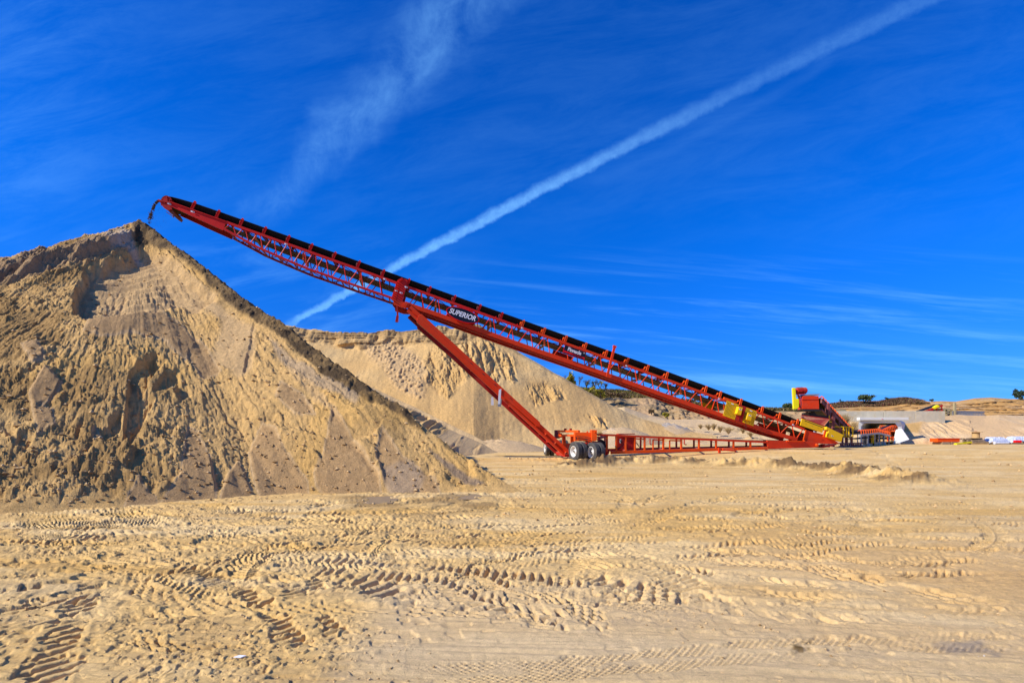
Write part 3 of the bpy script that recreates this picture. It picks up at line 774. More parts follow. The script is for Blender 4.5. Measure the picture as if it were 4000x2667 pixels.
def scrub_hill():
    crest_y = [(1900,1500),(2150,1508),(2200,1506),(2250,1510),(2330,1520),(2380,1524),(2430,1521),(2480,1529),(2560,1541),(2640,1553),(2730,1572),(2800,1583),(2900,1590),(3008,1594),(3060,1595),(3130,1600),(3200,1598),(3300,1598)]
    crest = [(p, y, 88) for p, y in crest_y]
    shelf = [(1900,1545,82),(2350,1556,82),(2420,1552,82),(2530,1552,82),(2600,1590,81),(2750,1606,81),(2900,1608,81),(3060,1604,82),(3300,1606,82)]
    bank = [(1900,1640,74),(2530,1655,72),(2700,1655,71),(2900,1655,71),(3300,1650,72)]
    foot = [(1900,1720,66),(3300,1716,66)]
    back = [(1900,1600,130),(3300,1620,130)]
    X, D, Z, px, py = loft([foot, bank, shelf, crest, back], 1900, 3300, 3.2, [10, 60, 30, 10])
    q = ss(0, 1, 1) 
    bm = polymask(px + 12*fbm(X/3, Z/2, 3, 270), py, [(2330,1560),(2430,1550),(2520,1556),(2560,1560),(2620,1585),(2760,1600),(3000,1606),(3200,1610),(3200,1670),(2300,1670),(2300,1600)], 6)
    rk = billow((X + Z*1.1)/1.8, (Z - X*.25)/.9, 4, 271)
    dd = bm * 1.2 * (rk - .5) * ss(2500, 2620, px) + bm * .4 * (billow(X/1.3, Z/1.3, 4, 272) - .5) + .3*fbm(X/2, Z, 3, 273)
    C = np.zeros(X.shape + (3,)) + np.array((.17, .135, .06))
    C = mixc(C, (.30, .24, .11), ss(-.2, .3, fbm(X/3, Z*2, 4, 275)) * .7)
    C = mixc(C, (.50, .32, .16), bm * (.75 + .5*fbm(X/2, Z/1, 3, 276)))
    C = mixc(C, (.16, .12, .06), bm * polymask(px, py, [(2300,1560),(2500,1575),(2620,1640),(2500,1650),(2300,1640)], 20) * ss(-.15, .2, fbm(X/1.4, Z/1.4, 4, 277)))  # dark shadows of the eroded bank painted into the tint
    o = grid_mesh('hill', X, D - dd*(D < 90), Z + .25*dd, C, M['hill'], 'structure')
scrub_hill()

def right_ridge():
    cy = [(3150,1598),(3222,1580),(3255,1577),(3306,1568),(3370,1565),(3434,1568),(3485,1557),(3530,1552),(3587,1561),(3630,1568),(3680,1566),(3732,1568),(3808,1555),(3872,1552),(3948,1558),(4000,1557),(4300,1560),(4800,1590)]
    crest = [(p, y, 100) for p, y in cy]
    shelf = [(p, y + np.interp(p, [3150, 3300, 3500, 3600, 3700, 4800], [4, 22, 22, 6, 8, 10]), 96) for p, y in cy]
    m1 = [(3150,1600,94),(3300,1592,93),(3500,1586,93),(3700,1580,93),(4000,1585,92),(4800,1600,92)]
    base = [(3150,1618,84),(4800,1630,84)]
    foot = [(3150,1706,80),(4800,1712,80)]
    back = [(3150,1640,150),(4800,1640,150)]
    X, D, Z, px, py = loft([foot, base, m1, shelf, crest, back], 3150, 4800, 3.2, [8, 60, 16, 16, 8])
    st = np.abs((Z*1.7 + .9*fbm(X/6, Z, 3, 281)) % 1 - .5)*2
    dd = (D < 97) * (.9*(billow(X/3.5, Z/.9, 4, 280) - .4) + .5*(ss(.5, .9, st) - .5))
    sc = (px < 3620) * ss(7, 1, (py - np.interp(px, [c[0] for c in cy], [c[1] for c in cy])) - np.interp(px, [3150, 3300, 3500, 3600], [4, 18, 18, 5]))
    C = np.zeros(X.shape + (3,)) + np.array((.56, .31, .095))
    C = mixc(C, (.64, .42, .2), ss(-.1, .3, fbm(X/5, Z*1.2, 4, 283)) * .6)
    C = mixc(C, (.20, .11, .045), ss(.62, .95, st) * ss(-.2, .2, fbm(X/8, Z*2, 3, 284)) * .7)
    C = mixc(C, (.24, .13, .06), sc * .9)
    grid_mesh('hill', X, D - dd, Z, C, M['hill'], 'structure')
    # embankment in front of it, right of the culvert
    top = [(3524,1652,50.5),(3560,1650,50.5),(3600,1643,51),(3640,1635,52),(3690,1624,53),(3740,1617,54),(3780,1620,54),(3850,1621,55),(3900,1618,55),(4000,1622,56),(4300,1620,56),(4900,1620,56)]
    foot = [(3524,1736,46.2),(3600,1736,46),(3700,1736,46),(4900,1736,46)]
    mid = [(3524,1700,47.2),(3560,1690,48),(3600,1682,48.6),(3700,1672,49.4),(4000,1672,49.6),(4900,1672,49.6)]
    back = [(3524,1660,60),(3700,1640,66),(4900,1640,70)]
    X, D, Z, px, py = loft([foot, mid, top, back], 3524, 4900, 2.6, [46, 60, 10])
    rl = billow((X - .45*Z)/1.1, Z/3.5, 4, 290)
    m = polymask(px, py, [(3570,1700),(3640,1645),(3780,1640),(3800,1700),(3760,1718),(3600,1722)], 12)
    m = np.maximum(m, polymask(px, py, [(3900,1660),(4000,1640),(4100,1720),(3920,1715)], 15)*.5)
    dd = .16*fbm(X/3, Z/2, 3, 291) + m*.55*(rl - .55)*ss(.1, .5, rl) + .05*fbm(X/.5, Z/.5, 3, 292)
    C = np.zeros(X.shape + (3,)) + np.array((.72, .47, .22)); C = mixc(C, (.58, .34, .10), polymask(px, py, [(3520,1650),(3600,1648),(3590,1680),(3560,1720),(3520,1700)], 8)*.8)
    C = mixc(C, (.76, .54, .29), ss(0, .4, fbm(X/3, Z, 3, 294))*.6)
    o = grid_mesh('terrain', X, D - dd, Z - .05, C, M['pile'], 'structure')
right_ridge()
#SECTION_MACHINE
# ================================================================== STACKING CONVEYOR
PA = W(640, 1600, 26.3); PB = W(3250, 1600, 33.0)
CP = VP((PA.x, PA.y), (PB.x, PB.y)); u3 = CP.u; n3 = CP.n
def Cc(px, py, off=0.): return CP.at(px, py, off)
def ytop(px): return np.interp(px, [600, 667, 885, 3141, 3300], [766, 790, 868, 1675.5, 1734])
BOTP = [(877.5,896),(1010,968),(1132,1021),(1207,1052),(1281,1077.5),(1367,1108),(1531,1164)]
BOTM = [(1590,1189),(1717,1232),(1900,1299),(2100,1370.5),(2291,1435.6),(2700,1581),(2942,1663),(3000,1685),(3112,1716)]
def ybot(px):
    a = BOTP + BOTM; return np.interp(px, [p[0] for p in a], [p[1] for p in a])
root = empty('stacking_conveyor', Cc(3195, 1737, 0), 'long red truss conveyor climbing left to the sand pile, oval sign on its side', 'conveyor')
RW = .62
def side(px, py, sgn):
    """point of the near-side trace, or the same point on the far side"""
    p = Cc(px, py, RW)
    return p if sgn > 0 else p - n3 * (2 * RW)
def chord(name, pts, sgn, w, h, mat):
    b = MB()
    P = [side(x, y, sgn) for x, y in pts]
    for a, c in zip(P[:-1], P[1:]): b.beam(a, c, w, h, side=n3)
    return b.build(name, mat, root, bevel=.006)
for sg, mt in ((1, M['red']), (-1, M['redd'])):  # far side gets the darkened red, its shade put into the colour
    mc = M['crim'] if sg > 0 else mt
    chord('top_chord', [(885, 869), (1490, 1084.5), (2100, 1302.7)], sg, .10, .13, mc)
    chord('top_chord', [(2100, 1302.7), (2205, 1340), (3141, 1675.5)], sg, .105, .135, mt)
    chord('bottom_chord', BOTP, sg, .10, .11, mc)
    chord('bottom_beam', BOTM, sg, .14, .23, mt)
    # plate at the head end
    b = MB(); b.prism([side(x, y, sg) + n3*.02 for x, y in [(664,788),(885,865),(872,901),(811,874),(756,849),(700,820),(660,803)]], n3*-.03)
    for (q, r_) in (((664,789),(885,867)), ((660,803),(872,900))):
        b.beam(side(*q, sg)+n3*.03, side(*r_, sg)+n3*.03, .09, .035, side=n3)
    b.build('head_plate', mc, root)
# web braces
apex = [905,954,1010,1065,1126,1184,1226,1268,1337,1403,1475,1640,1705,1781,1852,1921,1991,2066,2132,2204,2270,2338,2409,2474,2538,2600,2666,2728,2793,2972,3030,3088]
for i, a in enumerate(apex):
    sc = np.interp(a, [900, 1500, 3100], [.62, 1, .98]); 
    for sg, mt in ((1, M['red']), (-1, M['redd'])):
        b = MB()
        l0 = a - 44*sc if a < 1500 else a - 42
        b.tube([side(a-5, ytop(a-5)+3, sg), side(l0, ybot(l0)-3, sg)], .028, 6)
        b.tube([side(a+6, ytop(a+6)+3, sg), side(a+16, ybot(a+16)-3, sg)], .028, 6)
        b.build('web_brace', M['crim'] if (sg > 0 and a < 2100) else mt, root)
for p_, q_ in (((2007, ytop(2007)), (1978, ybot(1978))), ((2796, ytop(2796)), (2778, ybot(2778))), ((3137, ytop(3137)), (3110, 1714))):
    b = MB(); b.tube([side(*p_, 1), side(*q_, 1)], .03, 6); b.build('web_brace', M['red'], root)
# cross ties below and above
b = MB(); ks = list(range(900, 3100, 62))
for i, a in enumerate(ks):
    b.beam(side(a, ybot(a)+2, 1), side(a, ybot(a)+2, -1), .06, .06)
    if i+1 < len(ks):
        c = ks[i+1]; s1, s2 = (1, -1) if i % 2 else (-1, 1)
        b.tube([side(a, ybot(a)+2, s1), side(c, ybot(c)+2, s2)], .025, 6)
b.build('bottom_bracing', M['redd'], root)
b = MB()
for i, a in enumerate(ks):
    b.beam(side(a, ytop(a)+4, 1), side(a, ytop(a)+4, -1), .05, .05)
    if i+1 < len(ks):
        c = ks[i+1]; s1, s2 = (1, -1) if i % 2 else (-1, 1)
        b.tube([side(a, ytop(a)+5, s1), side(c, ytop(c)+5, s2)], .02, 5)
b.build('top_bracing', M['redd'], root)
# telescoping rail set under the main frame
b = MB()
for o in (.42, -.30):
    P = [Cc(x, y+9, o) for x, y in [(1600,1194),(2100,1370.5),(2700,1581),(3060,1700)]]
    for p, q in zip(P[:-1], P[1:]): b.beam(p, q, .12, .16, side=n3)
b.build('slide_rail', M['redd'], root)
# belt
def belt_section(px, ye, name=None):
    e = Cc(px, ye, .50); c = e - Vector((0, 0, .27))
    return [c + n3*(o - .50) + Vector((0, 0, z)) for o, z in ((.50,.27),(.34,.10),(.20,.0),(0,-.01),(-.20,.0),(-.34,.10),(-.50,.27))]
BE = [(652,766),(672,769),(700,776),(762,794),(856,826),(1000,877),(1300,984),(1790,1160),(2200,1306),(2540,1426),(2750,1503),(2960,1583),(3050,1614),(3130,1645),(3200,1672)]
secs = []
for a, c in zip(BE[:-1], BE[1:]):
    for k in range(4):
        t = k/4; secs.append(belt_section(a[0]*(1-t)+c[0]*t, a[1]*(1-t)+c[1]*t))
secs.append(belt_section(*BE[-1]))
# flatten on to the head drum
for i, f in ((0, 1.), (1, .9), (2, .8), (3, .7), (4, .6), (5, .5), (6, .4), (7, .3), (8, .2), (9, .1)):
    top = secs[i][0].z
    secs[i] = [p.lerp(Vector((p.x, p.y, secs[i][0].z)), f) for p in secs[i]]
b = MB(); th = Vector((0, 0, .03))
m_ = 7
for s_ in secs: b.v += [tuple(p) for p in s_] + [tuple(p - th) for p in s_]
for i in range(len(secs)-1):
    o = i*14; q = o+14
    for k in range(6):
        b.f.append((o+k, q+k, q+k+1, o+k+1)); b.f.append((o+7+k, o+8+k, q+8+k, q+7+k)); b.mi += [0, 0]
    b.f.append((o, o+7, q+7, q)); b.f.append((o+6, q+6, q+13, o+13)); b.mi += [0, 0]
b.build('belt', M['rubber'], root, smooth=False)
DR = Cc(651, 784, .52) - n3*.52; DRr = .235
b = MB(); arcp = []
for k in range(13):
    an = R(84 + k*15.5); arcp.append(DR + u3*math.cos(an)*(DRr+.02) + Vector((0,0,math.sin(an)*(DRr+.02))))
for p, q in zip(arcp[:-1], arcp[1:]): b.beam(p, q, 1.0, .03, side=n3)
b.build('belt_wrap', M['rubber'], root)
b = MB(); ret = [arcp[-1]] + [Cc(x, ytop(x) + o, 0) for x, o in ((720, 15), (900, 22), (1100, 33), (1600, 32), (2000, 31), (2400, 30), (2800, 28), (3050, 26), (3180, 24))]
for p, q in zip(ret[:-1], ret[1:]): b.beam(p, q, 1.0, .025, side=n3)
b.build('return_belt', M['rbelt'], root)
b = MB(); b.lathe(DR - n3*.52, n3, [(0, .02), (0, DRr-.03), (0, DRr), (1.04, DRr), (1.04, DRr-.03), (1.02, DRr-.03), (1.0, .08), (1.06, .08), (1.06, .0)], 36)
for k in range(5):
    an = k*2*math.pi/5 + .3; d = u3*math.cos(an) + Vector((0,0,math.sin(an)))
    b.beam(DR + n3*.53, DR + n3*.53 + d*(DRr-.04), .03, .05, side=n3)
b.build('head_pulley', M['redd'], root, smooth=False)
b = MB()
b.prism([Cc(x, y, .66) for x, y in [(622,785),(640,792),(668,800),(672,818),(655,822),(640,812),(630,800)]], n3*-.06)
b.prism([Cc(x, y, -.60) for x, y in [(622,785),(640,792),(668,800),(672,818),(655,822),(640,812),(630,800)]], n3*-.06)
b.beam(Cc(618,783,.66), Cc(668,792,.66), .08, .08, side=n3)
b.lathe(DR + n3*.55, n3, [(0,.10),(.10,.10),(.10,.0)], 16)
b.beam(Cc(634,800,.6), Cc(634,800,-.6), .12, .10)
b.build('head_frame', M['redd'], root)
b = MB(); b.prism([Cc(x, y, .5) for x, y in [(648,808),(668,812),(680,830),(674,838),(664,832),(655,820)]], n3*-1.0)
b.tube([Cc(676,832,.55), Cc(676,846,.55), Cc(681,836,.55)], .015, 5); b.tube([Cc(650,828,.5), Cc(675,845,.5)], .02, 5)
b.tube([Cc(676,845,.1), Cc(677,850,.1)], .03, 5)
b.build('belt_scraper', M['maroon'], root)
for x, y in ((654, 791), (745, 822)):
    p = Cc(x, y, .68); b = MB(); b.prism([p, p + u3*.17 + Vector((0,0,-.055)), p + u3*.17 + Vector((0,0,-.125)), p + Vector((0,0,-.07))], n3*.004); b.build('decal', M['signw'], root)
    p = p + n3*.006 + u3*.09 + Vector((0,0,-.045)); b = MB(); b.prism([p, p+u3*.06+Vector((0,0,-.02)), p+u3*.06+Vector((0,0,-.06)), p+Vector((0,0,-.04))], n3*.004); b.build('decal', M['signk'], root)
# troughing idlers
idx = [747,842,934,1025,1117,1207,1298,1393,1489,1588,1671,1768,1867,1953,2037,2120,2205,2282,2363,2447,2525,2601,2678,2753,2810,2890,2974,3042,3112]
SL = Vector((u3.x, u3.y, 0)) * .936 + Vector((0, 0, -.352)); SL.normalize()         # down-slope direction
UPs = Vector((u3.x*.352, u3.y*.352, .936)).normalized()                               # square to the belt
def idler():
    root_i = MB()
    for sg in (1, -1):
        o = n3*(.60*sg)
        for dx in (-.055, .055):                     # two flanges of the channel
            root_i.beam(o + SL*dx + UPs*.04, o + SL*dx + UPs*.44 - n3*.05*sg, .07, .012, side=n3)
        root_i.beam(o - n3*.035*sg + UPs*.04, o - n3*.085*sg + UPs*.44, .012, .11, side=n3)
        root_i.lathe(o - n3*.08*sg + UPs*.44, n3*sg, [(0,.0),(0,.06),(.065,.06),(.065,.0)], 12)
    root_i.beam(n3*.62 + UPs*.05, n3*-.62 + UPs*.05, .10, .05, side=SL)
    for o in (.2, -.2): root_i.beam(n3*o + UPs*.05, n3*o + UPs*.16, .05, .02)
    return root_i
pb = idler()
rl = MB(); rl.tube([n3*.19 + UPs*.10 - SL*.02, n3*-.19 + UPs*.10 - SL*.02], .06, 12)
rw1 = MB(); rw1.tube([n3*.22 + UPs*.13 - SL*.10, n3*.47 + UPs*.34 - SL*.10], .06, 12)
rw2 = MB(); rw2.tube([n3*-.22 + UPs*.13 - SL*.10, n3*-.47 + UPs*.34 - SL*.10], .06, 12)
def mesh_only(mb, nm, mat, sm=False):
    o = mb.build(nm, mat); me = o.data; bpy.data.objects.remove(o)
    if sm: me.polygons.foreach_set('use_smooth', [True]*len(me.polygons))
    return me
mi = mesh_only(pb, 'idler_frame', M['idler']); mr = [mesh_only(q, 'roller', M['idler']) for q in (rl, rw1, rw2)]
mi2 = mi.copy(); mi2.materials.clear(); mi2.materials.append(M['crim']); mr2 = []
for k in mr: q = k.copy(); q.materials.clear(); q.materials.append(M['maroon']); mr2.append(q)
for x in idx:
    o = bpy.data.objects.new('idler', mi2 if x < 2000 else mi); COL.objects.link(o); o.parent = root
    o.location = Cc(x, ytop(x), RW) - n3*RW - root.location
    for k in (mr2 if x < 2000 else mr):
        q = bpy.data.objects.new('roller', k); COL.objects.link(q); q.parent = o
    b = MB()
# return rollers hanging inside
for x in (997,1184,1406,1702,1916,2127,2326,2500,2660,2830):
    c = Cc(x, ytop(x) + np.interp(x, [1000, 1200, 3000], [24, 36, 33]), RW) - n3*RW
    b = MB(); b.tube([c - n3*.55, c + n3*.55], .065, 12)
    rr_ = b.build('return_roller', M['roller'], root, smooth=False)
    for sg in (1, -1):
        b = MB()
        b.beam(c + n3*.57*sg, c + n3*.57*sg + Vector((0,0,.34)), .02, .09, side=n3)
        b.lathe(c + n3*.56*sg, n3*sg, [(0,.05),(.05,.05),(.05,0)], 10)
        b.build('hanger', M['idler'], rr_)
# pivot tower
b = MB()
for sg in (1, -1):
    def T_(px, py): 
        p = Cc(px, py, .74); return p if sg > 0 else p - n3*1.5
    for q in ([(1551,1096),(1568,1088),(1566,1105),(1545,1180),(1527,1168)], [(1568,1088),(1588,1091),(1592,1096),(1570,1184),(1548,1180),(1566,1105)]):
        b.prism([T_(*p) for p in q], n3*(-.10*sg))
    for k in range(9):
        y = 1104 + k*8.5; x = 1550 - k*2.3
        b.beam(T_(x, y) + n3*.05*sg, T_(x+11, y+4) + n3*.05*sg, .10, .025, side=n3)
    b.beam(T_(1556,1098)+n3*.04*sg, T_(1570,1090)+n3*.04*sg, .08, .10, side=n3)
    b.lathe(T_(1570,1091) + n3*.0, n3*sg, [(0,.07),(.06,.07),(.06,0)], 14)
b.build('pivot_tower', M['crim'], root)
b = MB()
for sg in (1, -1):
    b.prism([side(x, y, sg) + n3*.16*sg for x, y in [(1536,1168),(1552,1176),(1602,1188),(1600,1206),(1572,1204),(1538,1192)]], n3*-.1*sg)
b.lathe(Cc(1586,1189,.80), n3, [(0,.14),(.06,.14),(.06,.08),(.10,.08),(.10,0)], 20)
b.beam(Cc(1590,1190,.8), Cc(1590,1190,-.8), .2, .2)
b.build('pivot_bracket', M['red'], root)
b = MB(); b.beam(Cc(1549,1188,.5), Cc(1554,1236,.5), .09, .09, side=n3); b.beam(Cc(1553,1234,.5), Cc(1549,1258,.5), .14, .14, side=n3)
b.tube([Cc(1557,1248,.56), Cc(1559,1254,.56), Cc(1552,1259,.56)], .012, 5)
b.build('support_stand', M['redd'], root)
for x, y in ((1498,1088),(1582,1119),(1543,1134),(1562,1141),(2036,1279),(2444,1427),(2806,1555),(3095,1657),(3178,1684),(1112,951)):
    p = Cc(x, y-2, .80); b = MB(); b.cur = 0
    b.prism([p, p + SL*.16, p + SL*.16 - UPs*.07, p - UPs*.07], n3*.004); b.cur = 1
    p2 = p + n3*.005 + SL*.09 - UPs*.012; b.prism([p2, p2 + SL*.055, p2 + SL*.055 - UPs*.045, p2 - UPs*.045], n3*.004)
    b.build('decal', None, root, mats=[M['signw'], M['signk']])
# post beside the frame
b = MB(); b.beam(Cc(2371,1472,.80), Cc(2401,1353,.80), .10, .13, side=n3); b.beam(Cc(2400,1357,.80), Cc(2402,1350,.80), .11, .20, side=n3)
b.build('side_post', M['red'], root)
# belt clips / stubs along the chord
b = MB()
for x in idx[13:]: b.beam(Cc(x-17, ytop(x-17)+2, .60), Cc(x-16, ytop(x-16)-9, .60), .04, .05, side=n3)
b.build('cable_clip', M['signr'], root)
# signs
def sign_basis(pl, pr, off):
    a, c = Cc(*pl, off), Cc(*pr, off); e = (c-a).normalized(); up = e.cross(n3).normalized()
    if up.z < 0: up = -up
    return (a+c)/2, e, up, (c-a).length
def text_mesh(txt, size, mat, parent, org, e, up, name, shear=0., offset=0., sx=1., ext=.004):
    cu_ = bpy.data.curves.new('t', 'FONT'); cu_.body = txt; cu_.size = size; cu_.align_x = 'CENTER'; cu_.align_y = 'CENTER'
    cu_.shear = shear; cu_.offset = offset; cu_.extrude = ext; cu_.resolution_u = 4
    ob = bpy.data.objects.new('t', cu_); COL.objects.link(ob)
    dg = bpy.context.evaluated_depsgraph_get(); me = bpy.data.meshes.new_from_object(ob.evaluated_get(dg))
    bpy.data.objects.remove(ob)
    nn = e.cross(up)
    mt = Matrix(((e.x*sx, up.x, nn.x, 0), (e.y*sx, up.y, nn.y, 0), (e.z*sx, up.z, nn.z, 0), (0, 0, 0, 1)))
    me.transform(mt); me.materials.clear(); me.materials.append(mat)
    o = bpy.data.objects.new(name, me); COL.objects.link(o); o.parent = parent
    off = org.copy(); p = parent
    while p is not None: off -= p.location; p = p.parent
    o.location = off; return o
c, e, up, ln = sign_basis((1743,1209.7), (1871.7,1251.8), .80)
nn = e.cross(up); 
if nn.dot(n3) < 0: nn = -nn
def ell(a_, b_, off): return [c + nn*off + e*(a_*math.cos(t*math.pi/24)) + up*(b_*math.sin(t*math.pi/24)) for t in range(48)]
A_ = ln/2; B_ = .385
b = MB(); b.prism(ell(A_, B_, 0), nn*.04); sg_ = b.build('name_sign', M['signr'], root); sg_['label'] = 'black oval sign with red rim and white lettering'
b = MB(); b.prism(ell(A_-.05, B_-.05, .041), nn*.006); sk = b.build('sign_face', M['signk'], sg_)
text_mesh('SUPERIOR', .39, M['signw'], sg_, c + nn*.052 - e*.02, e, up, 'lettering', .18, .010, .86)
b = MB(); q = c + nn*.049 + e*(A_-.115) + up*.09; b.prism([q, q+e*.02, q+e*.02-up*.02, q-up*.02], nn*.004); b.build('lettering', M['signw'], sg_)
c, e, up, ln = sign_basis((2201,1362), (2286,1392), .80)
nn = e.cross(up); 
if nn.dot(n3) < 0: nn = -nn
# rectangle: leans with the truss panel
hw_, hh_ = .66, .245
sl_ = e*-.0
def rect(w0, w1, h0, h1, off): return [c + nn*off + e*w0 + up*h0, c + nn*off + e*w1 + up*h0, c + nn*off + e*w1 + up*h1, c + nn*off + e*w0 + up*h1]
b = MB(); b.prism(rect(-hw_, hw_, -hh_, hh_, 0), nn*.03); s2 = b.build('name_plate', M['signr'], root); s2['label'] = 'black oblong sign with a red band and white lettering'
b = MB(); b.prism(rect(-hw_+.012, hw_-.012, -.075, hh_-.012, .031), nn*.005); b.prism(rect(-hw_+.012, hw_-.012, -hh_+.012, -.175, .031), nn*.005); b.build('sign_face', M['signk'], s2)
text_mesh('Pinnacle', .30, M['signw'], s2, c + nn*.042 + up*.065 - e*.02, e, up, 'lettering', .0, .007, .84)
text_mesh('®', .10, M['signw'], s2, c + nn*.042 + up*.15 + e*.55, e, up, 'lettering')
text_mesh('CONVEYOR', .105, M['signk'], s2, c + nn*.042 - up*.125 + e*.18, e, up, 'lettering', .25, .0, 1.1)
# dark panel on the far side behind the plate, far-side walk plate
b = MB(); b.prism([side(x, y, -1) for x, y in [(2182,1352),(2262,1382),(2260,1412),(2176,1384)]], n3*.02); b.build('far_panel', M['redd'], root)
b = MB(); b.prism([side(x, y, -1) for x, y in [(1750,1206),(1862,1245),(1855,1270),(1738,1228)]], n3*.02); b.build('far_panel', M['redd'], root)
# yellow guards
def guard(poly, hx, box, shade=None):
    b = MB(); P = [Cc(x, y, .74) for x, y in poly]; b.prism(P, n3*-.02)
    g = b.build('guard_panel', M['yellow'], root, bevel=.004)
    A0, B0, C0, D0 = [Cc(x, y, .755) for x, y in poly]      # tl, tr, br, bl
    b = MB()
    for i in range(9):
        for j in range(7):
            s_ = (i + .8) / 9.6; t_ = (j + .7 + (.5 if i % 2 else 0)) / 8.2
            p = A0.lerp(B0, s_).lerp(D0.lerp(C0, s_), t_); d = (D0 - A0).normalized()
            b.beam(p - d*.045, p + d*.045, .004, .016, side=n3)
    s_ = b.build('slots', M['dark'], g)
    b = MB(); Q = [Cc(x, y, .745) for x, y in box]; b.prism(Q, n3*.26); bx = b.build('guard_box', M['yellow'], root, bevel=.012)
    m0 = (Q[0]*.75 + Q[1]*.75 + Q[2]*.25 + Q[3]*.25)/2 + n3*.262
    b = MB(); b.cur = 0; b.prism([m0 - SL*.08, m0 + SL*.08, m0 + SL*.08 - UPs*.06, m0 - SL*.08 - UPs*.06], n3*.003); b.cur = 1
    b.prism([m0 - SL*.02 + n3*.004, m0 + SL*.03 + n3*.004, m0 + SL*.03 - UPs*.05 + n3*.004, m0 - SL*.02 - UPs*.05 + n3*.004], n3*.003)
    b.build('decal', None, bx, mats=[M['signw'], M['signk']])
    t0 = A0.lerp(B0, .5) - UPs*.06; b = MB(); b.cur = 0; b.prism([t0 - SL*.08, t0 + SL*.08, t0 + SL*.08 - UPs*.05, t0 - SL*.08 - UPs*.05], n3*.003); b.build('decal', None, g, mats=[M['signw']])
guard([(2840,1564),(2886,1580),(2870,1639),(2824,1622)], 0, [(2877,1588),(2892,1592),(2884,1622),(2868,1616)])
guard([(2914,1591),(2957,1607),(2943,1664),(2898,1648)], 0, [(2913,1611),(2930,1618),(2923,1644),(2905,1638)])
b = MB(); b.prism([Cc(x, y, .70) for x, y in [(2886,1580),(2914,1590),(2898,1650),(2870,1640)]], n3*.04)
b.beam(Cc(2895,1588,.76), Cc(2884,1642,.76), .02, .05, side=n3); b.beam(Cc(2904,1602,.8), Cc(2899,1632,.8), .1, .06, side=n3)
b.tube([Cc(2903,1619,.9), Cc(2905,1621,.75)], .03, 8); b.build('drive_plate', M['redd'], root)
b = MB(); b.tube([Cc(2912,1642,.8), Cc(2914,1662,.8), Cc(2914,1676,.8)], .012, 5); b.build('hanging_rod', M['dark'], root)
b = MB(); b.prism([side(x, y, -1) for x, y in [(2790,1560),(2830,1575),(2815,1615),(2778,1600)]], n3*.02); b.build('far_guard', M['yellow'], root)
b = MB(); b.beam(Cc(2826,1556,.62), Cc(2872,1572,.62), .16, .16, side=n3); b.build('hydraulic_box', M['orange'], root)
# tail section
b = MB()
for o, mt in ((.66, 0), (-.64, 1)):
    b.cur = mt; b.prism([Cc(x, y, .66) + n3*(o-.66) for x, y in [(3148,1678),(3216,1696),(3250,1712),(3280,1733),(3195,1732),(3137,1721)]], n3*-.03)
b.build('tail_plate', None, root, mats=[M['red'], M['redd']])
b = MB(); b.beam(Cc(3148,1678,.68), Cc(3138,1720,.68), .05, .06, side=n3); b.build('tail_stiffener', M['orange'], root)
b = MB(); b.prism([Cc(x, y, .70) for x, y in [(3131,1634),(3217,1666),(3210,1690),(3124,1661)]], n3*.05)
b.build('yellow_side_guard', M['yellow'], root, bevel=.01)
b = MB(); b.prism([Cc(x, y, .755) for x, y in [(3143,1641),(3214,1667.5),(3213,1669.5),(3143,1643.5)]], n3*.004)
for x, y in ((3148,1655),(3172,1663.5),(3195,1671)): b.lathe(Cc(x, y, .755), n3, [(0,.015),(.01,.015),(.01,0)], 8)
b.build('guard_slot', M['dark'], root)
b = MB(); b.prism([Cc(x, y, .70) for x, y in [(3219,1666),(3282,1697),(3276,1725),(3222,1706),(3227,1680),(3217,1678)]], n3*.22)
tg = b.build('yellow_end_guard', M['yellow'], root, bevel=.01)
m0 = Cc(3252,1701,.925); b = MB(); b.prism([m0 - SL*.07, m0 + SL*.07, m0 + SL*.07 - UPs*.05, m0 - SL*.07 - UPs*.05], n3*.004); b.build('decal', M['signw'], tg)
m0 = Cc(3252,1701,.931); b = MB(); b.prism([m0 - SL*.01, m0 + SL*.03, m0 + SL*.03 - UPs*.05, m0 - SL*.01 - UPs*.05], n3*.004); b.build('decal', M['signk'], tg)
b = MB(); b.beam(Cc(3224,1682,.93), Cc(3218,1706,.93), .08, .10, side=n3); b.build('guard_bracket', M['orange'], root)
b = MB()                                               # hopper
near = [(3131,1630),(3221,1663)]; 
nl, nr_ = Cc(3131,1632,.60), Cc(3220,1664,.60); fl, fr_ = Cc(3129,1621,-.95), Cc(3242,1636,-.95); fl2, fr2 = Cc(3150,1640,-.45), Cc(3214,1662,-.45)
b.prism([fl, fr_, fr2, fl2], n3*-.03); b.prism([nl, nl + Vector((0,0,-.1)), nr_ + Vector((0,0,-.1)), nr_], n3*.02)
b.prism([nl, fl, fl2, Cc(3146,1650,.5)], u3*.03); b.prism([nr_, fr_, fr2, Cc(3214,1668,.5)], u3*-.03)
b.beam(nl, nr_, .05, .05, side=n3); b.beam(fl, fr_, .05, .05, side=n3); b.beam(fl, nl, .05, .05)
b.tube([Cc(3130,1632,.6), Cc(3134,1626,.3)], .04, 6)
b.build('hopper', M['redd'], root)
b = MB(); b.lathe(Cc(3095,1648,.66), n3, [(0,.0),(0,.12),(.05,.12),(.05,0)], 16); b.build('lifting_lug', M['orange'], root)
b = MB(); b.prism([Cc(x, y, -.5) for x, y in [(2960,1650),(3072,1678),(3068,1700),(3010,1692),(2965,1672)]], n3*.02); b.build('far_belly_plate', M['redd'], root)
# tail foot
b = MB(); b.beam(Cc(3212,1734,.3), Cc(3216,1747,.3), .3, .12, side=n3); b.prism([Cc(x, y, .5) for x, y in [(3213,1744),(3235,1738),(3268,1733),(3268,1737),(3240,1744),(3216,1749)]], n3*-.9)
b.build('tail_foot', M['redd'], root)
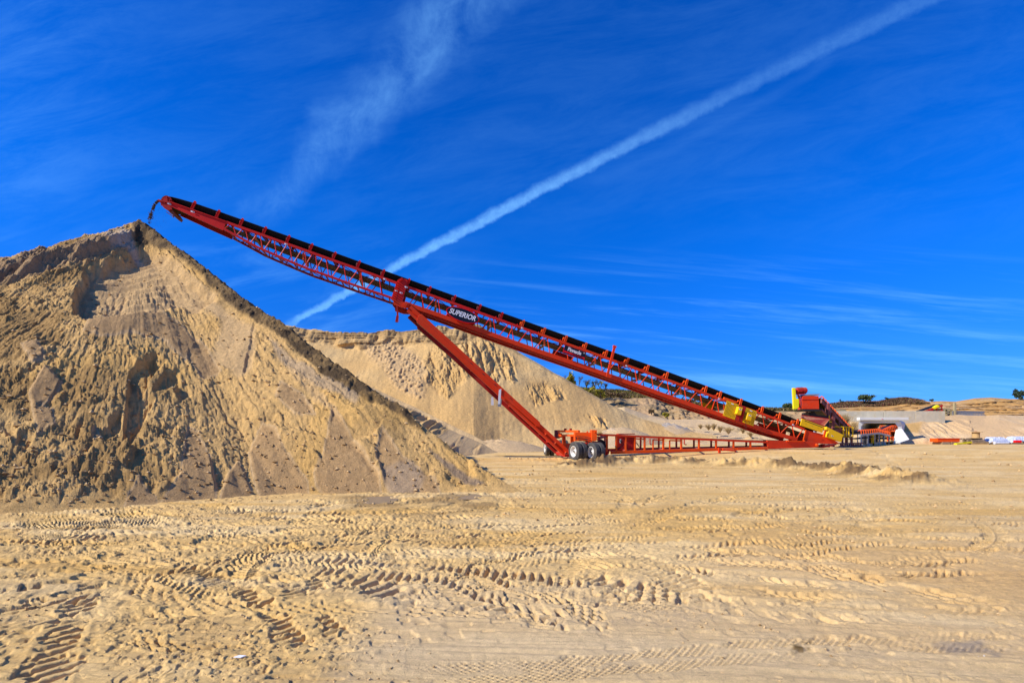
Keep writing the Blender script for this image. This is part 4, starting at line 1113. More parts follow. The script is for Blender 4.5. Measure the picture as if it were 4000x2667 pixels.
# radial frame rails
LN = W(2336, 1700, 28.3); RN = Cc(3195, 1737, .95)
VN = VP((LN.x, LN.y), (RN.x, RN.y))
LF = W(2330, 1700, 32.6); RF = Cc(3195, 1737, -.95); VF = VP((LF.x, LF.y), (RF.x, RF.y))
def shift(p):                                             # near rail trace moved on to the far rail
    t = (Vector((p.x, p.y)) - Vector((LN.x, LN.y))).length / (Vector((RN.x, RN.y)) - Vector((LN.x, LN.y))).length
    q = Vector((LF.x, LF.y)).lerp(Vector((RF.x, RF.y)), t); return Vector((q.x, q.y, p.z))
TOPR = [(2336,1698),(2400,1700),(2600,1710),(3000,1727)]; BOTR = [(2386,1767.5),(2600,1760),(2800,1755),(3000,1749)]
for far, mt in ((0, M['orange']), (1, M['redd'])):
    f_ = (lambda p: shift(p)) if far else (lambda p: p)
    for nm, pts, h in (('rail_top', TOPR, .10), ('rail_bottom', BOTR, .17)):
        b = MB(); P = [f_(VN.at(*p)) for p in pts]
        for p, q in zip(P[:-1], P[1:]): b.beam(p, q, .12, h, side=VN.n)
        b.build(nm, mt if not (far == 0 and nm == 'rail_top') else M['red'], root, bevel=.006)
    for x in (2371, 2444, 2518, 2591, 2661, 2730, 2797, 2865, 2931) + ((2407, 2480) if not far else ()):
        yt = np.interp(x, [p[0] for p in TOPR], [p[1] for p in TOPR]); yb = np.interp(x, [p[0] for p in BOTR], [p[1] for p in BOTR])
        b = MB(); b.beam(f_(VN.at(x, yt+3)), f_(VN.at(x, yb-4)), .09, .09, side=VN.n); b.build('rail_post', mt, root)
for x0, x1 in ((2481, 2514), (2551, 2586), (2616, 2657)):
    yt = np.interp(x0, [p[0] for p in TOPR], [p[1] for p in TOPR]) + 9; yb = np.interp(x0, [p[0] for p in BOTR], [p[1] for p in BOTR]) - 5
    b = MB(); b.beam(VN.at(x0, yt), VN.at(x1, yt+1), .05, .07, side=VN.n); b.beam(VN.at(x0, yt), VN.at(x0, yb), .05, .07, side=VN.n); b.build('step_bracket', M['orange'], root)
for x in (2539, 2673):
    b = MB(); y = 1712; b.tube([VN.at(x, y, -.3), VN.at(x, y+20, -.3), VN.at(x+3, y+24, -.3), VN.at(x+9, y+24, -.3)], .03, 6); b.build('hook_bar', M['redd'], root)
for p, nm in (([(2998,1720),(3178,1724),(3196,1732),(3196,1745),(3178,1748),(3000,1752)], 'rail_arm'),):
    b = MB(); b.prism([VN.at(x, y, .06) for x, y in p], VN.n*-.12); b.build(nm, M['red'], root, bevel=.01)
    b = MB(); b.prism([shift(VN.at(x, y)) for x, y in p], VN.n*-.12); b.build(nm, M['redd'], root)
b = MB(); b.lathe(VN.at(3190,1738,.07), VN.n, [(0,.11),(.05,.11),(.05,.07),(.10,.07),(.10,0)], 18); b.build('pivot_pin', M['orange'], root)
b = MB(); b.beam(VN.at(3072,1722,.09), VN.at(3137,1723,.09), .08, .06, side=VN.n); 
for x in (3078, 3139): b.tube([VN.at(x,1722,.0), VN.at(x+2,1721,.26)], .035, 8)
b.build('hinge_bar', M['orange'], root)
b = MB(); b.beam(VN.at(2810,1748,.12), VN.at(2810,1768,.12), .09, .13, side=VN.n); b.tube([VN.at(2822,1754,.16), VN.at(2866,1758,.16)], .07, 12); b.beam(VN.at(2880,1752,.12), VN.at(2930,1755,.12), .06, .05, side=VN.n)
b.tube([VN.at(2870,1758,.14), VN.at(2872,1766,.14)], .03, 6); b.build('jack_cylinder', M['red'], root)
# ties between rails
b = MB()
for x in (2444, 2591, 2730, 2865, 2985):
    p = VN.at(x, np.interp(x, [q[0] for q in BOTR], [q[1] for q in BOTR])-2); b.beam(p, shift(p), .08, .08)
b.build('cross_tie', M['redd'], root)
# control cabinet in the frame
b = MB(); b.prism([VN.at(x, y, -.25) for x, y in [(2449,1703),(2478,1704),(2478,1752),(2449,1754)]], VN.n*-.5); b.prism([VN.at(x, y, -.3) for x, y in [(2407,1704),(2446,1705),(2446,1755),(2407,1757)]], VN.n*-.04)
b.beam(VN.at(2412,1695,-.3), VN.at(2476,1694,-.3), .3, .05, side=VN.n); cab = b.build('pump_cabinet', M['redd'], root)
b = MB()
for i in range(4):
    x = 2420 + i*3; b.tube([VN.at(x,1716,-.2), VN.at(x+4,1724,-.1), VN.at(x+7,1735,-.1), VN.at(x-2,1748,-.1), VN.at(x-12,1753,-.1)], .012, 5)
b.tube([VN.at(2484,1728,-.1), VN.at(2494,1742,-.05), VN.at(2510,1752,-.05)], .014, 5); b.tube([VN.at(2486,1726,-.1), VN.at(2498,1745,-.05), VN.at(2500,1753,-.05)], .014, 5)
b.build('hose', M['dark'], root)
b = MB(); b.tube([VN.at(2424,1714,-.2), VN.at(2424,1730,-.2)], .05, 8); b.tube([VN.at(2420,1722,-.2), VN.at(2429,1722,-.2)], .03, 8); b.build('valve_block', M['steel'], root)
# carriage
def WB(pts, D, ext, nm, mat, bev=.008):
    b = MB(); b.prism([W(x, y, D) for x, y in pts], Vector((0, ext, 0))); return b.build(nm, mat, root, bevel=bev)
car = WB([(2246,1688),(2314,1688),(2314,1727),(2300,1727),(2280,1722),(2246,1722)], 28.05, .5, 'carriage_box', M['orange'])
WB([(2312,1678.5),(2332,1678.5),(2332,1717),(2326,1722),(2312,1722)], 27.8, .75, 'carriage_post', M['orange'])
WB([(2291,1688),(2294.5,1681),(2298,1688)], 28.1, .06, 'lifting_eye', M['orange'], 0)
b = MB(); b.tube([W(2323,1688,27.78), W(2328,1683,27.6)], .03, 8); b.build('pin_handle', M['orange'], root)
Lq, Rq = W(2182,1690,31.5), W(2262,1690,28.5); VL = VP((Lq.x, Lq.y), (Rq.x, Rq.y))
b = MB()
for y, h in ((1684,.12), (1700,.11)): b.beam(VL.at(2182, y), VL.at(2262 if y < 1690 else 2253, y), .12, h, side=VL.n)
b.build('axle_frame', M['orange'], root, bevel=.006)
for x, y0, y1 in ((2186,1690,1708), (2200,1702,1742), (2232,1702,1728), (2245,1690,1722)):
    b = MB(); b.beam(VL.at(x, y0, .02), VL.at(x, y1, .02), .12, .06, side=VL.n); b.beam(VL.at(x+5, y0+2, -.25), VL.at(x+6, y1, -.25), .10, .14, side=VL.n); b.build('axle_post', M['orange'], root)
b = MB(); b.beam(VL.at(2176,1679,-.1), VL.at(2176,1712,-.1), .3, .17, side=VL.n); b.build('end_post', M['maroon'], root)
for x in (2208, 2229): 
    b = MB(); b.beam(VL.at(x,1673,-.4), VL.at(x,1682,-.4), .12, .14, side=VL.n); b.build('stop_block', M['redd'], root)
b = MB(); b.beam(W(2180,1745,34), W(2330,1735,28.6), .35, .35); b.build('main_axle', M['redd'], root)
b = MB()
for i in range(2):
    y = 1704 + i*8
    b.tube([W(2253,y,28.0), W(2283,y+1,27.98), W(2300,y+5,27.95), W(2312,y+9,27.95), W(2318,y+20,27.95)], .016, 6)
b.tube([W(2283,1713,27.95), W(2294,1720,27.9), W(2296,1732,27.9)], .014, 6); b.tube([W(2250,1706,27.95), W(2252,1716,27.95)], .03, 6)
b.build('hose', M['dark'], root)
b = MB(); b.beam(W(2318,1706,27.9), W(2340,1706,28.1), .2, .05); b.beam(W(2318,1717,27.9), W(2338,1717,28.1), .2, .05); b.tube([W(2336,1707,27.9), W(2336,1720,27.9)], .04, 8)
b.build('steering_bracket', M['redd'], root)
b = MB(); b.beam(W(2340,1711,28.1), W(2371,1702,29.3), .12, .12); b.build('tie_bar', M['maroon'], root)
b = MB(); b.prism([W(x, y, 28.6) for x, y in [(2338,1722),(2344,1716),(2350,1715),(2366,1724),(2368,1748),(2340,1740)]], Vector((0,.4,0))); b.build('drive_motor', M['dark'], root, bevel=.02)
b = MB(); b.lathe(W(2372,1763,29.2), (-.9,-.42,0), [(0,0),(0,.20),(.1,.22),(.3,.22),(.32,0)], 18); b.build('jack_hub', M['redd'], root)
# wheels
def wheel(c, axis):
    """c = centre of outer face"""
    ax = Vector(axis).normalized(); Rt = .525; w = .28
    b = MB(); prof = [(-.02,.29),(-.005,.32),(.012,.40),(.0,.46),(-.025,.498)]
    k = 0
    for i in range(6):
        a0 = -.03 - i*.037; prof += [(a0, Rt), (a0-.027, Rt), (a0-.029, Rt-.014), (a0-.035, Rt-.014)]
    prof += [(-w+.02,.498),(-w,.46),(-w-.005,.40),(-w+.02,.29)]
    b.lathe(c, ax, prof, 56)
    wh = b.build('tyre', M['tyre'], root, smooth=False)
    b = MB(); b.lathe(c, ax, [(-.02,.295),(.004,.300),(.006,.285),(-.012,.270),(-.05,.262),(-.15,.252),(-.165,.20),(-.15,.17),(-.145,.10),(-.06,.095),(-.055,.0)], 48); 
    rm = b.build('rim', M['white'], wh, smooth=True)
    b = MB(); a = ax.orthogonal().normalized(); bb = ax.cross(a)
    for i in range(8):
        p = c + (a*math.cos(i*math.pi/4)+bb*math.sin(i*math.pi/4))*.145; b.lathe(p, ax, [(-.165,.014),(-.12,.014),(-.12,0)], 8)
    b.lathe(c, ax, [(-.06,.05),(-.02,.045),(-.02,0)], 12)
    b.build('hub', M['dark'], wh)
AX = Vector((-.905,-.425,0)).normalized()
c1 = W(2239.5,1761.5,27.45); c1.z = .53
c3 = W(2307,1767,27.3); c3.z = .50
for cc in (c1, c3):
    wheel(cc, AX); wheel(cc - AX*.34, AX)
c5 = W(2128,1748,34.6); c5.z = .50; AX2 = Vector((-.985,-.15,0)).normalized()
for k in (0, .34, .95, 1.29): wheel(c5 - AX2*k, AX2)
# struts
S0 = Cc(1596,1186,.80); 
def strut(far):
    sh = n3*(-1.6) if far else Vector((0,0,0))
    top = Cc(1596,1190,.80); bot = W(2224,1768,29.0)
    V_ = VP((top.x, top.y), (bot.x, bot.y))
    mt = M['redd'] if far else M['red']
    z = (lambda x, y, o=0.: V_.at(x, y, o) + sh)
    b = MB()                                            # inner leg: I-section, two flanges and web
    for (p, q, hh) in (((1603,1200),(2224,1768),.17), ((1592,1213),(2210,1782),.12)):
        b.beam(z(*p), z(*q), .22, hh, side=V_.n)
    b.beam(z(1598,1206,-.03), z(2216,1775,-.03), .05, .30, side=V_.n)
    for t in (.80, .86, .92, .985):
        x = 1600 + (2218-1600)*t; y = 1206 + (1775-1206)*t; b.beam(z(x-7, y+7), z(x+7, y-7), .20, .03, side=V_.n)
    b.build('strut_leg', mt, root, bevel=.005)
    b = MB()
    b.prism([z(x, y, .17) for x, y in [(1634,1234),(1648,1227),(2110,1649),(2109,1668),(2098,1664),(1627,1256)]], V_.n*-.34)
    b.build('strut_sleeve', mt, root, bevel=.01)
    if not far:
        b = MB(); b.beam(z(1650,1246,.172), z(2105,1662,.172), .004, .012, side=V_.n)
        b.build('weld_seam', M['redd'], root)
        b = MB()
        for t in (.42, .52, .62, .75): 
            x = 1640+470*t; y = 1240+418*t; b.beam(z(x,y,.175), z(x+9,y+8,.175), .01, .03, side=V_.n)
        b.build('bolt_plate', M['dark'], root)
        b = MB(); b.beam(z(1960,1520,-.1), z(1950,1588,-.1), .02, .18, side=V_.n); b.build('hanging_tag', M['steel'], root)
        b = MB(); b.prism([z(x, y, .19) for x, y in [(1949,1522),(1958,1518),(1954,1578),(1945,1578)]], V_.n*.02); b.build('hanging_tag', M['paper'], root)
        b = MB(); b.prism([z(x, y, -.2) for x, y in [(1919,1550),(1927,1550),(1929,1582),(1918,1582)]], V_.n*.02); b.build('hanging_tag', M['paper'], root)
        b = MB(); b.tube([z(1990,1578), z(2060,1640), z(2140,1716), z(2190,1764)], .05, 8); b.build('hydraulic_cylinder', M['roller'], root)
strut(False); strut(True)
b = MB()
for t in (.15, .4, .65, .9):
    x = 1600 + 624*t; y = 1192 + 576*t + 14; p = VP((Cc(1596,1190,.80).x, Cc(1596,1190,.80).y), (W(2224,1768,29.0).x, 29.0)).at(x, y); b.beam(p, p - n3*1.6, .12, .12)
b.build('strut_tie', M['redd'], root)
b = MB(); b.beam(W(2186,1768,30), W(2222,1778,28.9), .5, .18); b.build('strut_foot', M['redd'], root, bevel=.01)
# loose clods and grit, lying on the ground and at the toe of the nearest pile
rnd = random.Random(12)
def clod2(b, c, r):
    o = len(b.v); vs = [Vector((rnd.uniform(.6,1.2)*x, rnd.uniform(.6,1.2)*y, rnd.uniform(.4,.9)*z)) for x, y, z in ((1,0,0),(0,1,0),(-1,0,0),(0,-1,0),(0,0,1),(0,0,-1))]
    an = rnd.uniform(0, 3.1); ca, sa = math.cos(an), math.sin(an)
    b.v += [(c.x + (v.x*ca - v.y*sa)*r, c.y + (v.x*sa + v.y*ca)*r, c.z + v.z*r) for v in vs]
    for f in ((0,1,4),(1,2,4),(2,3,4),(3,0,4),(1,0,5),(2,1,5),(3,2,5),(0,3,5)): b.f.append(tuple(o+i for i in f)); b.mi.append(b.cur)
b = MB()
for i in range(11000):
    px = rnd.uniform(-150, 4100); py = 1790 + 900*rnd.random()**1.5; X_, D_ = gw(px, py)
    dens = .9 if px < 2300 else .35
    if math.sin(X_*1.9 + 2*math.sin(D_*1.3)) + math.sin(D_*2.7 + X_) + rnd.uniform(-1.2, 1.2) < .6 or rnd.random() > dens: continue
    b.cur = rnd.choice((0, 0, 1)); r_ = rnd.uniform(.35, 1.)**2 * D_ * .0042
    z_ = max(zat('g', X_, D_), zat('p', X_, D_) if D_ < 45 and X_/D_ < 0 else -9)
    clod2(b, Vector((X_, D_, z_ + r_*.25)), r_)
M['clod'] = mat_basic('dry_clod', (.60, .41, .19), .95, 0, .2, 8); M['clodd'] = mat_basic('damp_clod', (.34, .215, .09), .95, 0, .2, 8)
tag(b.build('loose_clods', None, mats=[M['clod'], M['clodd']]), 'loose clods and grit scattered over the tyre marked sand', 'clods', kind='stuff')
b = MB()
for i in range(4500):
    px = rnd.uniform(-100, 1900); py = rnd.uniform(1150, 1990)
    X_ = (px-CX)/F; D_ = rnd.uniform(10.2, 24); X_ *= D_; z_ = zat('p', X_, D_)
    if z_ < .05: continue
    low = z_ < 1.6
    if not low and rnd.random() > .35: continue
    b.cur = rnd.choice((0, 1, 1)); r_ = rnd.uniform(.35, 1.)**2 * (.075 if low else .085)
    clod2(b, Vector((X_, D_, z_ + r_*.2)), r_)
tag(b.build('loose_clods', None, mats=[M['clod'], M['clodd']]), 'rolled clods lying on the face and toe of the nearest pile', 'clods', kind='stuff')
# falling sand
rnd = random.Random(3); b = MB()
def clod(b, c, r):
    o = len(b.v); vs = [Vector((rnd.uniform(.6,1.2)*x, rnd.uniform(.6,1.2)*y, rnd.uniform(.6,1.2)*z)) for x, y, z in ((1,0,0),(-1,0,0),(0,1,0),(0,-1,0),(0,0,1),(0,0,-1))]
    b.v += [tuple(c + v*r) for v in vs]
    for f in ((0,2,4),(2,1,4),(1,3,4),(3,0,4),(2,0,5),(1,2,5),(3,1,5),(0,3,5)): b.f.append(tuple(o+i for i in f)); b.mi.append(0)
for i in range(1000):
    t = rnd.random()**.85; px = 624 - 42*(t**.62) + rnd.gauss(0, 3.2)*(.5+t); py = 786 + 88*t**1.5 + rnd.gauss(0, 2.5)
    clump = math.sin(t*19) + rnd.uniform(-.6, 1)
    if clump < -.1: continue
    clod(b, Cc(px, py, rnd.uniform(-.35, .35)), rnd.uniform(.008, .045)*(1.1 - .4*t))
for i in range(70):
    clod(b, Cc(rnd.uniform(600, 650), rnd.uniform(800, 890), rnd.uniform(-.3, .3)), rnd.uniform(.006, .014))
b.build('falling_sand', M['maroon'] if 0 else mat_basic('damp_sand', (.10, .065, .04), .9, 0, .3, 5)); tag(bpy.data.objects['falling_sand'], 'damp dark sand dropping from the belt end on to the pile top', 'sand', kind='stuff')
#SECTION_BACKGROUND
G = .45                                                   # risen ground level there
def gy(px, py, D): return W(px, py, D)
# ------------------------------------------------ culvert, wall, blocks
cul = empty('concrete_culvert', W(3438, 1735, 46.5), 'pale concrete box culvert with angled wing wall, conveyors running through it', 'culvert')
dirx = Vector((.65, .76, 0)).normalized(); Lc = 14.5
b = MB()
o_ = [(3354,1736),(3354,1655),(3361,1641),(3512,1641),(3523,1655),(3523,1736)]
i_ = [(3508,1736),(3508,1668),(3496,1652),(3375,1652),(3364,1665),(3364,1736)]
PO = [W(x, y, 46.5) for x, y in o_]; PI = [W(x, y, 46.5) for x, y in i_]
PIr = PI[::-1]
for k in range(5):
    quad = [PO[k], PO[k+1], PIr[k+1], PIr[k]]; b.prism(quad, dirx*Lc)
b.build('barrel', M['concw'], cul, bevel=.02)
b = MB()
for k in range(1, 14):
    off = dirx*(k*1.05)
    for a_, c_ in zip(PIr[:-1], PIr[1:]): b.beam(a_ + off, c_ + off, .05, .03, side=dirx)
b.build('joint_rib', M['conc'], cul)
b = MB(); b.abox(W(3352,0,46.4).x, W(3543,0,46.4).x, 46.2, 46.6, W(0,1641,46.4).z, W(0,1630,46.4).z); b.build('parapet', M['concw'], cul, bevel=.02)
b = MB(); b.prism([W(x, y, d) for x, y, d in ((3511,1676,46.35),(3524,1674,46.3),(3553,1716,45.2),(3505,1731,45.0),(3500,1736,45.2))], Vector((.05,.45,0))); b.build('wing_wall', M['concw'], cul, bevel=.02)
b = MB(); mk = W(3447,1636,46.18); b.tube([mk + Vector((-.06,0,.05)), mk + Vector((.06,0,-.05))], .008, 4); b.tube([mk + Vector((.06,0,.05)), mk + Vector((-.06,0,-.05))], .008, 4); b.build('painted_cross', M['signr'], cul)
wl = empty('retaining_wall', W(3480, 1643, 51), 'long stained concrete wall above the culvert', 'wall')
for x0, x1 in ((3236,3451), (3452.5,3575), (3576,3692)):
    D0 = 51.; b = MB(); b.abox(W(x0,0,D0).x, W(x1,0,D0).x, D0, D0+.4, W(0,1644,D0).z - .4, W(0,1605,D0).z); b.build('wall_panel', M['conc'], wl, bevel=.02)
b = MB(); 
for cx_ in (3380,3440,3500,3520): pass
blk0 = None; r5 = random.Random(2)
lab = ['long grey concrete block just right of the conveyor tail', 'pale concrete block second from the conveyor tail', 'pale concrete block third from the conveyor tail', 'small concrete block near the culvert mouth', 'concrete block in the shade at the culvert mouth']
for i, (x0, x1, yb, yt, D0) in enumerate([(3305,3380,1752,1737,39.5),(3384,3402,1745,1733,41.),(3404,3420,1742,1731,42.2),(3422,3440,1739,1727,43.2),(3442,3462,1736,1724,44.3)]):
    A0 = W(x0, yb, D0); B0 = W(x1, yt, D0); b = MB(); A0.z -= .25
    b.prism([Vector((A0.x, D0, A0.z)), Vector((B0.x, D0, A0.z)), Vector((B0.x-.03, D0, B0.z)), Vector((A0.x+.03, D0, B0.z))], Vector((.25, .8, 0)))
    o = b.build('concrete_block', M['conc'], None, bevel=.02); tag(o, lab[i], 'concrete block', 'concrete blocks lining the ground conveyor')
# ------------------------------------------------ feed conveyor
fc = empty('feed_conveyor', W(3225, 1750, 37), 'steep maroon feed conveyor with red head box and yellow belt guard above the hopper', 'conveyor')
DF = 35.5
b = MB(); b.prism([W(x, y, DF) for x, y in [(3133,1560),(3137,1546),(3198,1546),(3200,1597),(3133,1597)]], Vector((.55, 1.5, .0))); hb = b.build('head_box', M['red'], fc, bevel=.01)
b = MB(); b.prism([W(x, y, DF-.03) for x, y in [(3133,1559.5),(3198,1559),(3198,1560.5),(3133,1561)]], Vector((0,.02,0))); b.build('seam', M['redd'], hb)
b = MB(); b.prism([W(x, y, DF+.05) for x, y in [(3139,1545),(3196,1544),(3205,1538),(3150,1539)]], Vector((0,1.2,0))); b.build('box_lid', M['steel'], hb)
b = MB(); b.prism([W(x, y, DF) for x, y in [(3134,1597.5),(3199,1597.5),(3207,1605),(3140,1605)]], Vector((.3,1.4,0))); b.build('chute', M['dark'], fc)
b = MB(); b.prism([W(x, y, DF) for x, y in [(3097,1514),(3107,1514),(3110,1556),(3121,1557),(3121,1589),(3112,1597),(3101,1597)]], Vector((.1,.35,0))); b.build('drive_guard', M['yellowb'], fc, bevel=.01)
b = MB(); b.tube([W(3109,1526,DF+.35), W(3113,1526,DF+.35), W(3114,1526,DF+.35)], [.13,.20,.22], 18)
b.tube([W(3111,1526,DF+.35), W(3134,1525,DF+.35)], .215, 20); b.tube([W(3134,1525,DF+.35), W(3146,1525,DF+.35), W(3150,1525,DF+.35)], [.235,.235,.17], 20)
mo = b.build('motor', M['redd'], fc)
b = MB()
for k in range(12):
    an = k*math.pi/6; c_ = Vector((0, math.cos(an)*.225, math.sin(an)*.225)); b.beam(W(3112,1526,DF+.35)+c_, W(3133,1525,DF+.35)+c_, .02, .03)
b.beam(W(3116,1526,DF+.1), W(3132,1525,DF+.1), .2, .14); b.build('cooling_fin', M['redd'], mo)
b = MB(); b.beam(W(3110,1540,DF+.3), W(3136,1539,DF+.3), .5, .05); b.tube([W(3116,1543,DF+.3), W(3121,1548,DF+.3), W(3119,1570,DF+.3), W(3124,1590,DF+.3), W(3134,1594,DF+.3)], .06, 8); b.beam(W(3118,1537,DF+.3), W(3118,1545,DF+.3), .06, .06)
b.build('motor_mount', M['redd'], fc)
A1 = W(3208,1566,37.2); B1 = W(3322,1686,42.0)            # inclined frame near side
sd = Vector((B1.y-A1.y, -(B1.x-A1.x), 0)).normalized()    # to the right/near
for k, o in enumerate((.0, -1.1)):
    b = MB(); b.beam(A1 + sd*o, B1 + sd*o, .10, .28, side=sd)
    b.beam(A1 + sd*(o+.05) + Vector((0,0,.16)), B1 + sd*(o+.05) + Vector((0,0,.16)), .12, .04, side=sd)
    b.beam(A1 + sd*o - Vector((0,0,.62)), B1 + sd*o - Vector((0,0,.5)), .10, .10, side=sd)
    for t in (.1,.25,.4,.55,.7,.85): p = A1.lerp(B1, t) + sd*(o+.07); b.beam(p + Vector((0,0,.2)), p - Vector((0,0,.6)), .03, .12, side=sd)
    b.build('conveyor_frame', M['maroon'], fc)
b = MB(); b.beam(A1 - sd*.55 + Vector((0,0,.2)), B1 - sd*.55 + Vector((0,0,.2)), 1.0, .05, side=sd); b.beam(A1 - sd*.55 - Vector((0,0,.45)), B1 - sd*.55 - Vector((0,0,.4)), .9, .03, side=sd); b.build('belt', M['rubber'], fc)
b = MB(); b.prism([A1 - sd*.1 - Vector((0,0,.5)), B1 - sd*.1 - Vector((0,0,.45)), B1 - sd*.9 - Vector((0,0,.45)), A1 - sd*.9 - Vector((0,0,.5))], Vector((0,0,-.04))); b.build('belly_pan', M['dark'], fc)
for i in range(13):
    p = A1.lerp(B1, (i+.6)/13) + Vector((0,0,.2)); b = MB(); pts = [p + sd*.02, p + sd*.06 + Vector((0,0,.16)), p - sd*.06 + Vector((0,0,.26)), p - sd*.25 + Vector((0,0,.10)), p - sd*.9 + Vector((0,0,.10)), p - sd*1.1 + Vector((0,0,.25))]
    b.tube(pts, .05, 7); b.build('idler', M['idler'], fc)
b = MB()
for x, D in ((3236, 37.0), (3254, 38.2), (3306, 41)):
    p = W(x, 1600, D); b.beam(Vector((p.x, p.y, G-.1)), Vector((p.x, p.y, A1.z - (p.y-A1.y)*(A1.z-B1.z)/(B1.y-A1.y) - .3)), .16, .16)
b.build('support_leg', M['maroon'], fc)
b = MB(); b.prism([W(x, y, 37.5) for x, y in [(3245,1678),(3285,1676),(3285,1689),(3250,1690)]], Vector((0,.8,0))); b.build('lower_box', M['maroon'], fc)
b = MB(); b.prism([W(x, y, 36.6) for x, y in [(3238,1622),(3241,1622),(3241,1645),(3249,1646),(3249,1649),(3239,1649)]], Vector((0,.06,0))); b.build('ladder_guard', M['yellow'], fc)
b = MB(); b.prism([W(x, y, 36.2) for x, y in [(3158,1610),(3180,1607),(3190,1620),(3230,1625),(3238,1640),(3238,1680),(3205,1660),(3180,1640),(3160,1622)]], Vector((.3,1.4,0))); b.build('feed_chute', M['dark'], fc)
for i in range(60):
    pass
# yellow platform
pl = empty('access_platform', W(3290, 1708, 38.6), 'small yellow railed access platform between feed conveyor and ground conveyor', 'platform')
b = MB(); Dp = 38.4
def PL(x, y, d=0.): return W(x, y, Dp + d)
b.beam(PL(3250,1665), PL(3331,1668), .07, .06); b.beam(PL(3250,1665,.9), PL(3331,1668,.9), .07, .06)
b.build('handrail', M['yellow'], pl)
for x in (3295, 3306, 3316, 3331):
    b = MB(); b.beam(PL(x,1667), PL(x,1704), .07, .06); b.build('rail_post', M['yellow'], pl)
b = MB(); b.abox(PL(3284,0).x, PL(3334,0).x, Dp-.05, Dp+1.0, PL(0,1706).z, PL(0,1703).z); b.build('deck', M['yellow'], pl)
b = MB()
for x in (3290, 3328): b.beam(PL(x,1706,.3), Vector((PL(x,0,.3).x, Dp+.3, G-.1)), .08, .08)
b.build('leg', M['maroon'], pl)
# ------------------------------------------------ ground conveyor through the culvert
gc = empty('ground_conveyor', W(3400, 1735, 42), 'low black and orange belt conveyor on grey legs running into the culvert', 'conveyor')
g0 = W(3328,1689,39.6); g1 = W(3400,1683,43.2); g2 = W(3440,1684,46); g3 = g2 + dirx*13 + Vector((0,0,-.2)); gp = [g0, g1, g2, g3]
g1.z = g0.z + .12; g2.z = g0.z - .1; g3.z = g0.z - .2
b = MB(); b2 = MB(); b3 = MB()
for p, q in zip(gp[:-1], gp[1:]):
    s_ = Vector((q.y-p.y, -(q.x-p.x), 0)).normalized()
    b.beam(p + Vector((0,0,.05)), q + Vector((0,0,.05)), .95, .04, side=s_)
    for o in (.6, -.6):
        b2.beam(p + s_*o - Vector((0,0,.18)), q + s_*o - Vector((0,0,.18)), .07, .14, side=s_)
    b3.beam(p - Vector((0,0,.5)), q - Vector((0,0,.5)), .9, .03, side=s_)
b.build('belt', M['rubber'], gc); b2.build('conveyor_frame', M['steel'], gc); b3.build('return_belt', M['dark'], gc)
tot = 0
for p, q in zip(gp[:-1], gp[1:]):
    s_ = Vector((q.y-p.y, -(q.x-p.x), 0)).normalized(); n_ = max(2, int((q-p).length/.62)) if q is not g3 else 12
    for i in range(n_):
        c_ = p.lerp(q, i/n_); b = MB(); b.tube([c_ + s_*.62 - Vector((0,0,.12)), c_ + s_*.60 + Vector((0,0,.16)), c_ + s_*.52 + Vector((0,0,.20)), c_ + s_*.40 + Vector((0,0,.1))], .034, 7)
        io_ = b.build('idler', M['idler'], gc)
        b = MB(); b.tube([c_ + s_*.45 + Vector((0,0,.1)), c_ + s_*.2 - Vector((0,0,.03)), c_ - s_*.2 - Vector((0,0,.03)), c_ - s_*.5 + Vector((0,0,.12))], .04, 6); b.build('roller', M['dark'], io_)
    for i in range(0, n_, 3):
        c_ = p.lerp(q, i/n_)
        for o in (.6, -.6):
            b = MB(); b.beam(c_ + s_*o - Vector((0,0,.15)), Vector((c_.x + s_.x*o, c_.y + s_.y*o, G-.1)), .06, .06); b.build('leg', M['steel'], gc)
b = MB(); p = W(3388,1690,43); b.abox(p.x-.12, p.x+.12, 42.2, 42.4, G, p.z); b.build('guard', M['yellow'], gc)
b = MB()                                                   # row of return rollers on the low frame at the tail
for i in range(10):
    c_ = W(3284 + i*8.5, 1736, 37.6 + i*.12); b.tube([c_ + Vector((0,0,.14)), c_ - Vector((0,0,.16))], .055, 8)
a_, c_ = W(3278,1731,37.5), W(3370,1730,38.8); b.beam(a_, c_, .1, .08); a_, c_ = W(3278,1743,37.5), W(3370,1742,38.8); b.beam(a_, c_, .1, .08)
tag(b.build('roller_frame', M['maroon']), 'low dark red frame with a row of upright rollers behind the conveyor tail', 'roller frame')
# far conveyors seen through the culvert
def simple_conveyor(nm, a, c, label, mat, w=.9, nid=16, legs=True):
    a, c = Vector(a), Vector(c); e_ = empty(nm, Vector((a.x, a.y, G)), label, 'conveyor'); s_ = Vector((c.y-a.y, -(c.x-a.x), 0)).normalized()
    b = MB()
    for o in (w/2+.1, -w/2-.1): b.beam(a + s_*o, c + s_*o, .08, .12, side=s_)
    b.build('conveyor_frame', mat, e_)
    b = MB(); b.beam(a + Vector((0,0,.22)), c + Vector((0,0,.22)), w+.2, .14, side=s_); b.build('belt', M['rubber'], e_)
    for i in range(nid):
        p = a.lerp(c, (i+.5)/nid); b = MB(); b.tube([p + s_*(w/2+.14), p + s_*(w/2+.14) + Vector((0,0,.40)), p + s_*(w/2-.2) + Vector((0,0,.42))], .05, 6); b.build('idler', M['idler'], e_)
    for t in (.15, .5, .85):
        p = a.lerp(c, t)
        for o in (w/2, -w/2):
            b = MB(); b.beam(p + s_*o, Vector((p.x+s_.x*o, p.y+s_.y*o, G-.1)), .1, .1); b.build('leg', mat, e_)
simple_conveyor('inclined_conveyor', W(3436,1690,62), W(3530,1650,66), 'bright orange inclined conveyor visible through the culvert opening', M['orange'])
